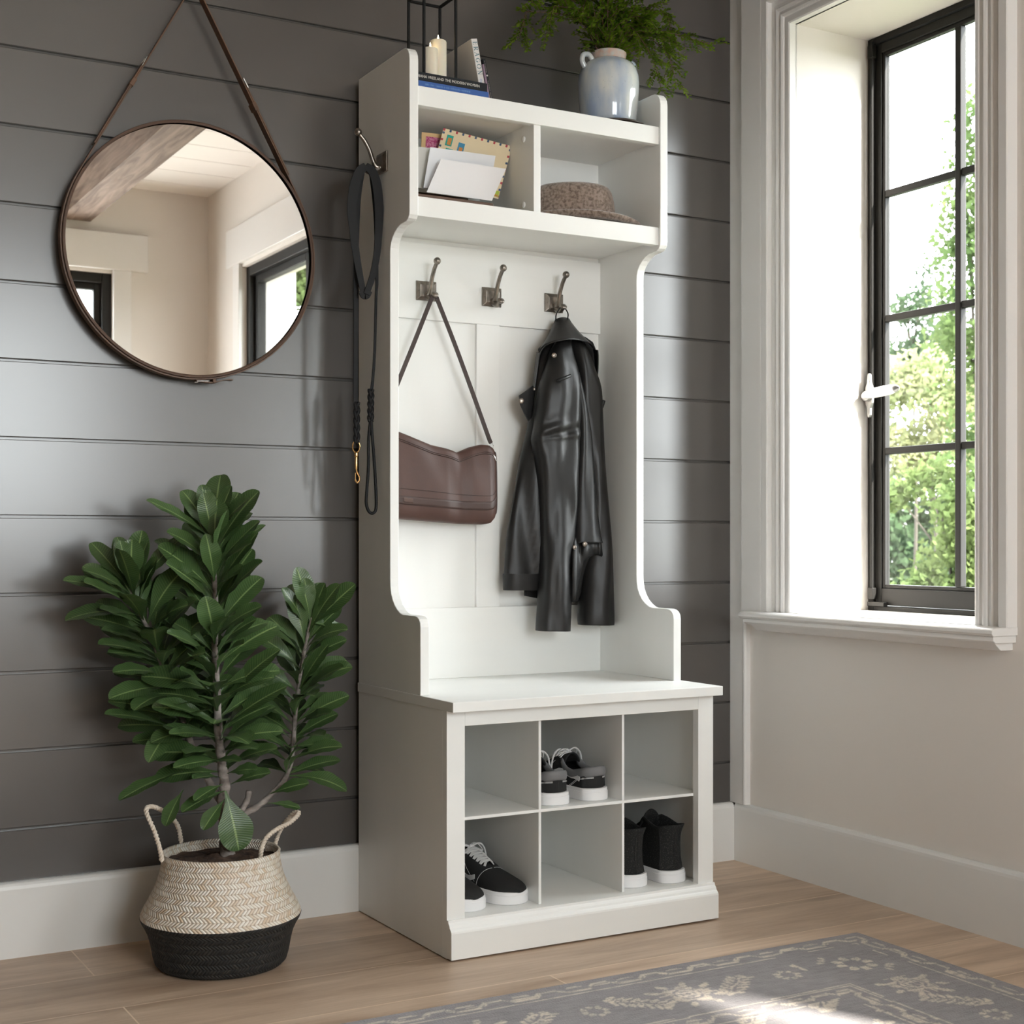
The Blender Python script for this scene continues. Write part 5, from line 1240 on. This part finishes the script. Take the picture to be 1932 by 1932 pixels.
# motifs of the guard band, laid out along the band direction: kind alternates rosette, sprig, palmette
def rosette(x,y,R):
    r=math.hypot(x,y); a=math.atan2(y,x); v=0
    if R*.52<r<R*(.70+.32*abs(math.cos(4*a))): v=1
    if abs(math.cos(4*a))<.42: v=0
    return v
def sprig(x,y,L):
    v=0
    if abs(y-.003*math.sin(x*90))<.0022 and abs(x)<L: v=1
    for i in range(-3,4):
        cx=i*L/3.4
        for s in (1,-1):
            if ell(x,y,cx+.006*s,s*.014,.0115,.0048,s*.9)<1: v=1
    if ell(x,y,-L,0,.011,.007,0)<1 or ell(x,y,L,0,.008,.010,.6)<1: v=1
    return v
def palm(x,y):
    r=math.hypot(x,y); a=math.atan2(y,x); v=0
    if r<.052*(.62+.38*abs(math.cos(2.5*a))): v=1
    if r<.030: v=0 if math.sin(r*520)>.1 else 1
    if abs(abs(y)-.010)<.0022 and abs(x)<.06: v=1
    for s in (1,-1):
        for t in (1,-1):
            if ell(x,y,.060*s,.030*t,.018,.008,.6*s*t)<1 or ell(x,y,.026*s,.056*t,.014,.007,1.1*s*t)<1: v=1
    return v
def meander(u,d,w):
    """u along band, d across 0..w ; returns cream"""
    ph=(u/.105)%1; tri=abs(ph-.5)*2; st1=min(1,max(0,(tri-.28)/.30)); c=w*(.32+.36*st1)
    v=1 if abs(d-c)<w*.17 else 0
    if abs(abs(d-c)-w*.085)<w*.022: v=.15
    if v==0 and ell(u%.105,d,.0525 if st1>.5 else 0,w*.72,.018,w*.10,0)<1: v=.8
    if v==0 and ell((u+.0525)%.105,d,.0525,w*.28,.018,w*.10,0)<1: v=.8
    return v
def ragpat(x,y):
    a=rx1-x; b=ry1-y; a=min(a,x-rx0); b=min(b,y-ry0)
    dd=min(a,b); u=(y if a<b else x)
    w=.004*noise.noise(Vector((x*9,y*9,.3))); d=dd+w*.5
    if d<.012: return 0.0
    if d<.052: return meander(u,d-.012,.040)
    if .0555<d<.0590: return 1
    if d<.238:
        cx=.148; q=d-cx
        if max(a,b)<.25:      # corner rosette
            xx,yy=a-.15,b-.155; v=rosette(xx,yy,.040)
            for s in (1,-1):
                for k in (-1,0,1):
                    if ell(xx*s-yy*s,xx+yy,.085,k*.020,.013,.006,.5*k)<1: v=max(v,.8)
            return v
        per=.40; m=((u if a>=b else u)-.02)/per; i=math.floor(m); f=(m-i)*per
        v=rosette(f-.05,q,.026)*.9
        v=max(v,sprig((f-.135)*.75+q*.66,(f-.135)*-.66+q*.75,.050))
        v=max(v,palm((f-.235)*1.15,q*1.15)*.95)
        v=max(v,sprig((f-.335)*.75-q*.66,(f-.335)*.66+q*.75,.050))
        return v
    if .240<d<.2435 or .2475<d<.2500: return 1
    if d<.290: return meander(u+.03,d-.252,.038)
    if .2935<d<.2965: return 1
    # field: lattice of small florets, leafy scrolls
    fx,fy=(x*1.0+.03)%.15-.075,(y+.05)%.15-.075; v=rosette(fx,fy,.028)
    sx,sy=(x+.105)%.15-.075,(y+.125)%.15-.075; v=max(v,sprig((sx+sy)*.7,(sy-sx)*.7,.036)*.9)
    return v
def rug():
    nx=int((rx1-rx0)/st_); vis_y=int((ry1-(-1.25))/st_)
    ys=[ry1-j*st_ for j in range(vis_y+1)]; 
    xs=[rx1-i*st_ for i in range(int((rx1+.42)/st_)+1)]
    # finer squares where the camera looks, wider ones elsewhere
    while ys[-1]>ry0+.03: ys.append(ys[-1]-.03)
    ys[-1]=ry0
    while xs[-1]>rx0+.03: xs.append(xs[-1]-.03)
    xs[-1]=rx0
    v=[(x,y,.0068) for x in xs for y in ys]; ny=len(ys); nx=len(xs)
    f=[(i*ny+j,i*ny+j+1,(i+1)*ny+j+1,(i+1)*ny+j) for i in range(nx-1) for j in range(ny-1)]
    pat=[ragpat(x,y) for x in xs for y in ys]
    o=len(v); c=[(rx1,ry1,.0005),(rx1,ry0,.0005),(rx0,ry0,.0005),(rx0,ry1,.0005)]; v+=c; pat+=[0]*4
    e=[0,ny-1,nx*ny-1,(nx-1)*ny]
    top=[[j for j in range(ny)],[i*ny+ny-1 for i in range(nx)],[(nx-1)*ny+j for j in range(ny-1,-1,-1)],[i*ny for i in range(nx-1,-1,-1)]]
    for k in range(4): f.append(tuple([o+k,o+(k+1)%4]+list(reversed(top[k]))))
    f.append((o+3,o+2,o+1,o))
    me=bpy.data.meshes.new('rug'); me.from_pydata([(a-(-.3),b+1.6,c_) for a,b,c_ in v],[],f); me.materials.append(M['rug'])
    at=me.attributes.new('pattern','FLOAT','POINT'); at.data.foreach_set('value',[float(p) for p in pat])
    ob=bpy.data.objects.new('area_rug',me); COL.objects.link(ob); ob.location=(-.3,-1.6,0)
    tag(ob,'faded grey rug with cream floral border lying on the oak floor','rug')
rug()
# ================================================================ GARDEN
gr=MB().box(1.35,40,-40,45,-.45,-.40); struct(gr.build('floor_garden',M['grass']))
def cloud(m,c,r,n,L,sq=(1,1,1),hang=0):
    for i in range(n):
        while 1:
            q=Vector((random.uniform(-1,1),random.uniform(-1,1),random.uniform(-1,1)))
            if q.length<1: break
        q=q*(.55+.45*random.random()); p=c+Vector((q.x*r*sq[0],q.y*r*sq[1],q.z*r*sq[2]))
        if noise.noise(p*1.7/r*.9+Vector((3,1,2)))<-.12: continue
        d=Vector((random.gauss(0,1),random.gauss(0,1),random.gauss(0,1)-hang)).normalized(); s=d.orthogonal().normalized(); s=Matrix.Rotation(random.random()*6.28,3,d)@s; l=L*random.uniform(.6,1.3)
        o=len(m.v); m.v+=[p,p+d*l*.5+s*l*.28,p+d*l,p+d*l*.5-s*l*.28]; m.f.append((o,o+1,o+2,o+3)); m.mi.append(0)
def gp(u,v,t): return CAM+ray(u,v)*t
def gm(u,v,t):
    r=ray(u,v); return Vector((CAM.x,-.043-CAM.y,CAM.z))+Vector((r.x,-r.y,r.z))*t
def tree(name,label,cat,cl,mat,trunk_r=.06,group=None):
    zs=[c for c,r,n,L,sq in cl]; cx=sum(c.x for c in zs)/len(zs); cy=sum(c.y for c in zs)/len(zs); top=max(c.z for c in zs)
    e=empty(name,(cx,cy,-.40),label,cat,group)
    m=MB(); 
    for c,r,n,L,sq in cl: cloud(m,c,r,n,L,sq,.6 if 'weep' in label else 0)
    m.build('foliage',mat,e,keepn=True)
    t=MB(); P=crom([(cx,cy,-.40),(cx+.05,cy,top*.4),(cx-.03,cy+.04,top*.9)],6); t.tube(P,[lerp(trunk_r,trunk_r*.3,i/(len(P)-1))*.4 for i in range(len(P))],8)
    for c,r,n,L,sq in cl: t.tube([Vector((cx,cy,max(-.2,min(top*.8,c.z-.4)))),c],[trunk_r*.2,trunk_r*.06],6)
    t.build('trunk',M['barkd'],e,smooth=True); return e
random.seed(21)
V=Vector
tree('garden_tree','weeping birch tree behind the right hand panes of the window','tree',[(gp(1868,250,10),.36,1500,.06,(1,1,1.3)),(gp(1852,370,10),.34,1500,.06,(1,1,1.3)),(gp(1835,470,10),.32,1300,.06,(1,1,1.5)),(gp(1850,600,10),.42,2200,.06,(1,1,1.3)),(gp(1795,590,10.4),.22,500,.055,(.7,.7,1.8)),(gp(1775,480,10.4),.12,120,.05,(1,1,2)),(gp(1880,760,10),.5,2200,.06,(1,1,1.2))],M['tl1'])
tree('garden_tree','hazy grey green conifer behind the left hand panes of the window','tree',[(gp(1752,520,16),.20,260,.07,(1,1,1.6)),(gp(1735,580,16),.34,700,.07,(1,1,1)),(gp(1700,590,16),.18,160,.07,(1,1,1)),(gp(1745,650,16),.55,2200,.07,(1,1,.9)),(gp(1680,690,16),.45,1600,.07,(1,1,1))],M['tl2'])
tree('garden_bush','pale blossoming bush in the middle panes of the window','bush',[(gp(1690,770,11),.42,2600,.06,(1,1,1)),(gp(1752,740,11),.42,2600,.06,(1,1,1)),(gp(1820,730,11.4),.45,2600,.06,(1,1,1)),(gp(1690,860,11),.30,1300,.055,(1,1,.8)),(gp(1760,850,11),.35,1600,.055,(1,1,.8)),(gp(1830,840,11),.35,1600,.055,(1,1,.8))],M['tl3'],.05)
tree('garden_bush','fresh green bush filling the lower right panes of the window','bush',[(gp(1815,930,8.5),.32,2200,.05,(1,1,1)),(gp(1850,1010,8.5),.36,2600,.05,(1,1,1)),(gp(1800,1085,8.5),.30,1900,.05,(1,1,.9)),(gp(1740,1110,8.5),.20,700,.05,(1.2,1.2,.7)),(gp(1855,1110,8.5),.32,1600,.05,(1,1,.9)),(gp(1750,900,8.8),.20,600,.05,(1,1,.8)),(gp(1690,930,8.8),.16,450,.05,(1,1,.8))],M['tl1'],.04)
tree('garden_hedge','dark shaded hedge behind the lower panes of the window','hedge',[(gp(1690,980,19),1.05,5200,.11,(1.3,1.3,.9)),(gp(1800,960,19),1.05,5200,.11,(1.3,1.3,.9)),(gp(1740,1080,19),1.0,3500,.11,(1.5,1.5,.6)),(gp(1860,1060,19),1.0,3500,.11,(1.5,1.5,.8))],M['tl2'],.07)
tree('garden_tree','leafy tree seen through the far window in the round mirror','tree',[(gm(575,520,14),.56,5200,.075,(1,1,1.2)),(gm(572,600,14),.56,5200,.075,(1,1,1)),(gm(575,690,14),.56,4600,.075,(1,1,1)),(gm(655,560,14),.6,3600,.075,(1,1,1.2)),(gm(590,440,14),.40,2600,.075,(1,1,1))],M['tl1'],.06)
# ================================================================ CAMERA, LIGHT
cd=bpy.data.cameras.new('camera'); cam=bpy.data.objects.new('camera',cd); COL.objects.link(cam); S.camera=cam
cam.location=CAM; cam.rotation_euler=(PI/2,0,-YAW); cd.sensor_width=36; cd.lens=F_PX/1932*36; cd.shift_y=(HY-966)/1932; cd.clip_start=.05
cd.dof.use_dof=True; cd.dof.focus_distance=3.0; cd.dof.aperture_fstop=9
sd=Vector((-1,2.1,-2.1)).normalized()
sun=bpy.data.lights.new('sun','SUN'); sun.energy=10; sun.angle=math.radians(2.6); sun.color=(1,.95,.88)
so=bpy.data.objects.new('sun',sun); COL.objects.link(so); so.rotation_euler=sd.to_track_quat('-Z','Y').to_euler(); so.location=(6,-8,9)
w=bpy.data.worlds.new('sky'); S.world=w; w.use_nodes=True; n=w.node_tree; bg=n.nodes['Background']
bg.inputs[0].default_value=(.93,.965,1,1); bg.inputs[1].default_value=4.6
def portal(loc,rot,sx,sy):
    l=bpy.data.lights.new('window_portal','AREA'); l.shape='RECTANGLE'; l.size=sx; l.size_y=sy; l.cycles.is_portal=True
    o=bpy.data.objects.new('window_portal',l); COL.objects.link(o); o.location=loc; o.rotation_euler=rot
portal((1.30,-.478,1.28),(0,PI/2,0),1.36,.56)
portal((1.12,-2.97,1.32),(0,PI/2,0),1.44,1.43)
portal((-.158,-4.33,1.37),(PI/2,0,0),1.38,1.35)
S.view_settings.view_transform='Standard'; S.view_settings.look='None'; S.view_settings.gamma=1; S.view_settings.use_curve_mapping=False
S.view_settings.exposure=1.92
S.cycles.use_denoising=True
S.cycles.max_bounces=10; S.cycles.diffuse_bounces=6; S.cycles.glossy_bounces=4; S.cycles.transparent_max_bounces=12; S.cycles.sample_clamp_indirect=6
S.cycles.caustics_reflective=False; S.cycles.caustics_refractive=False
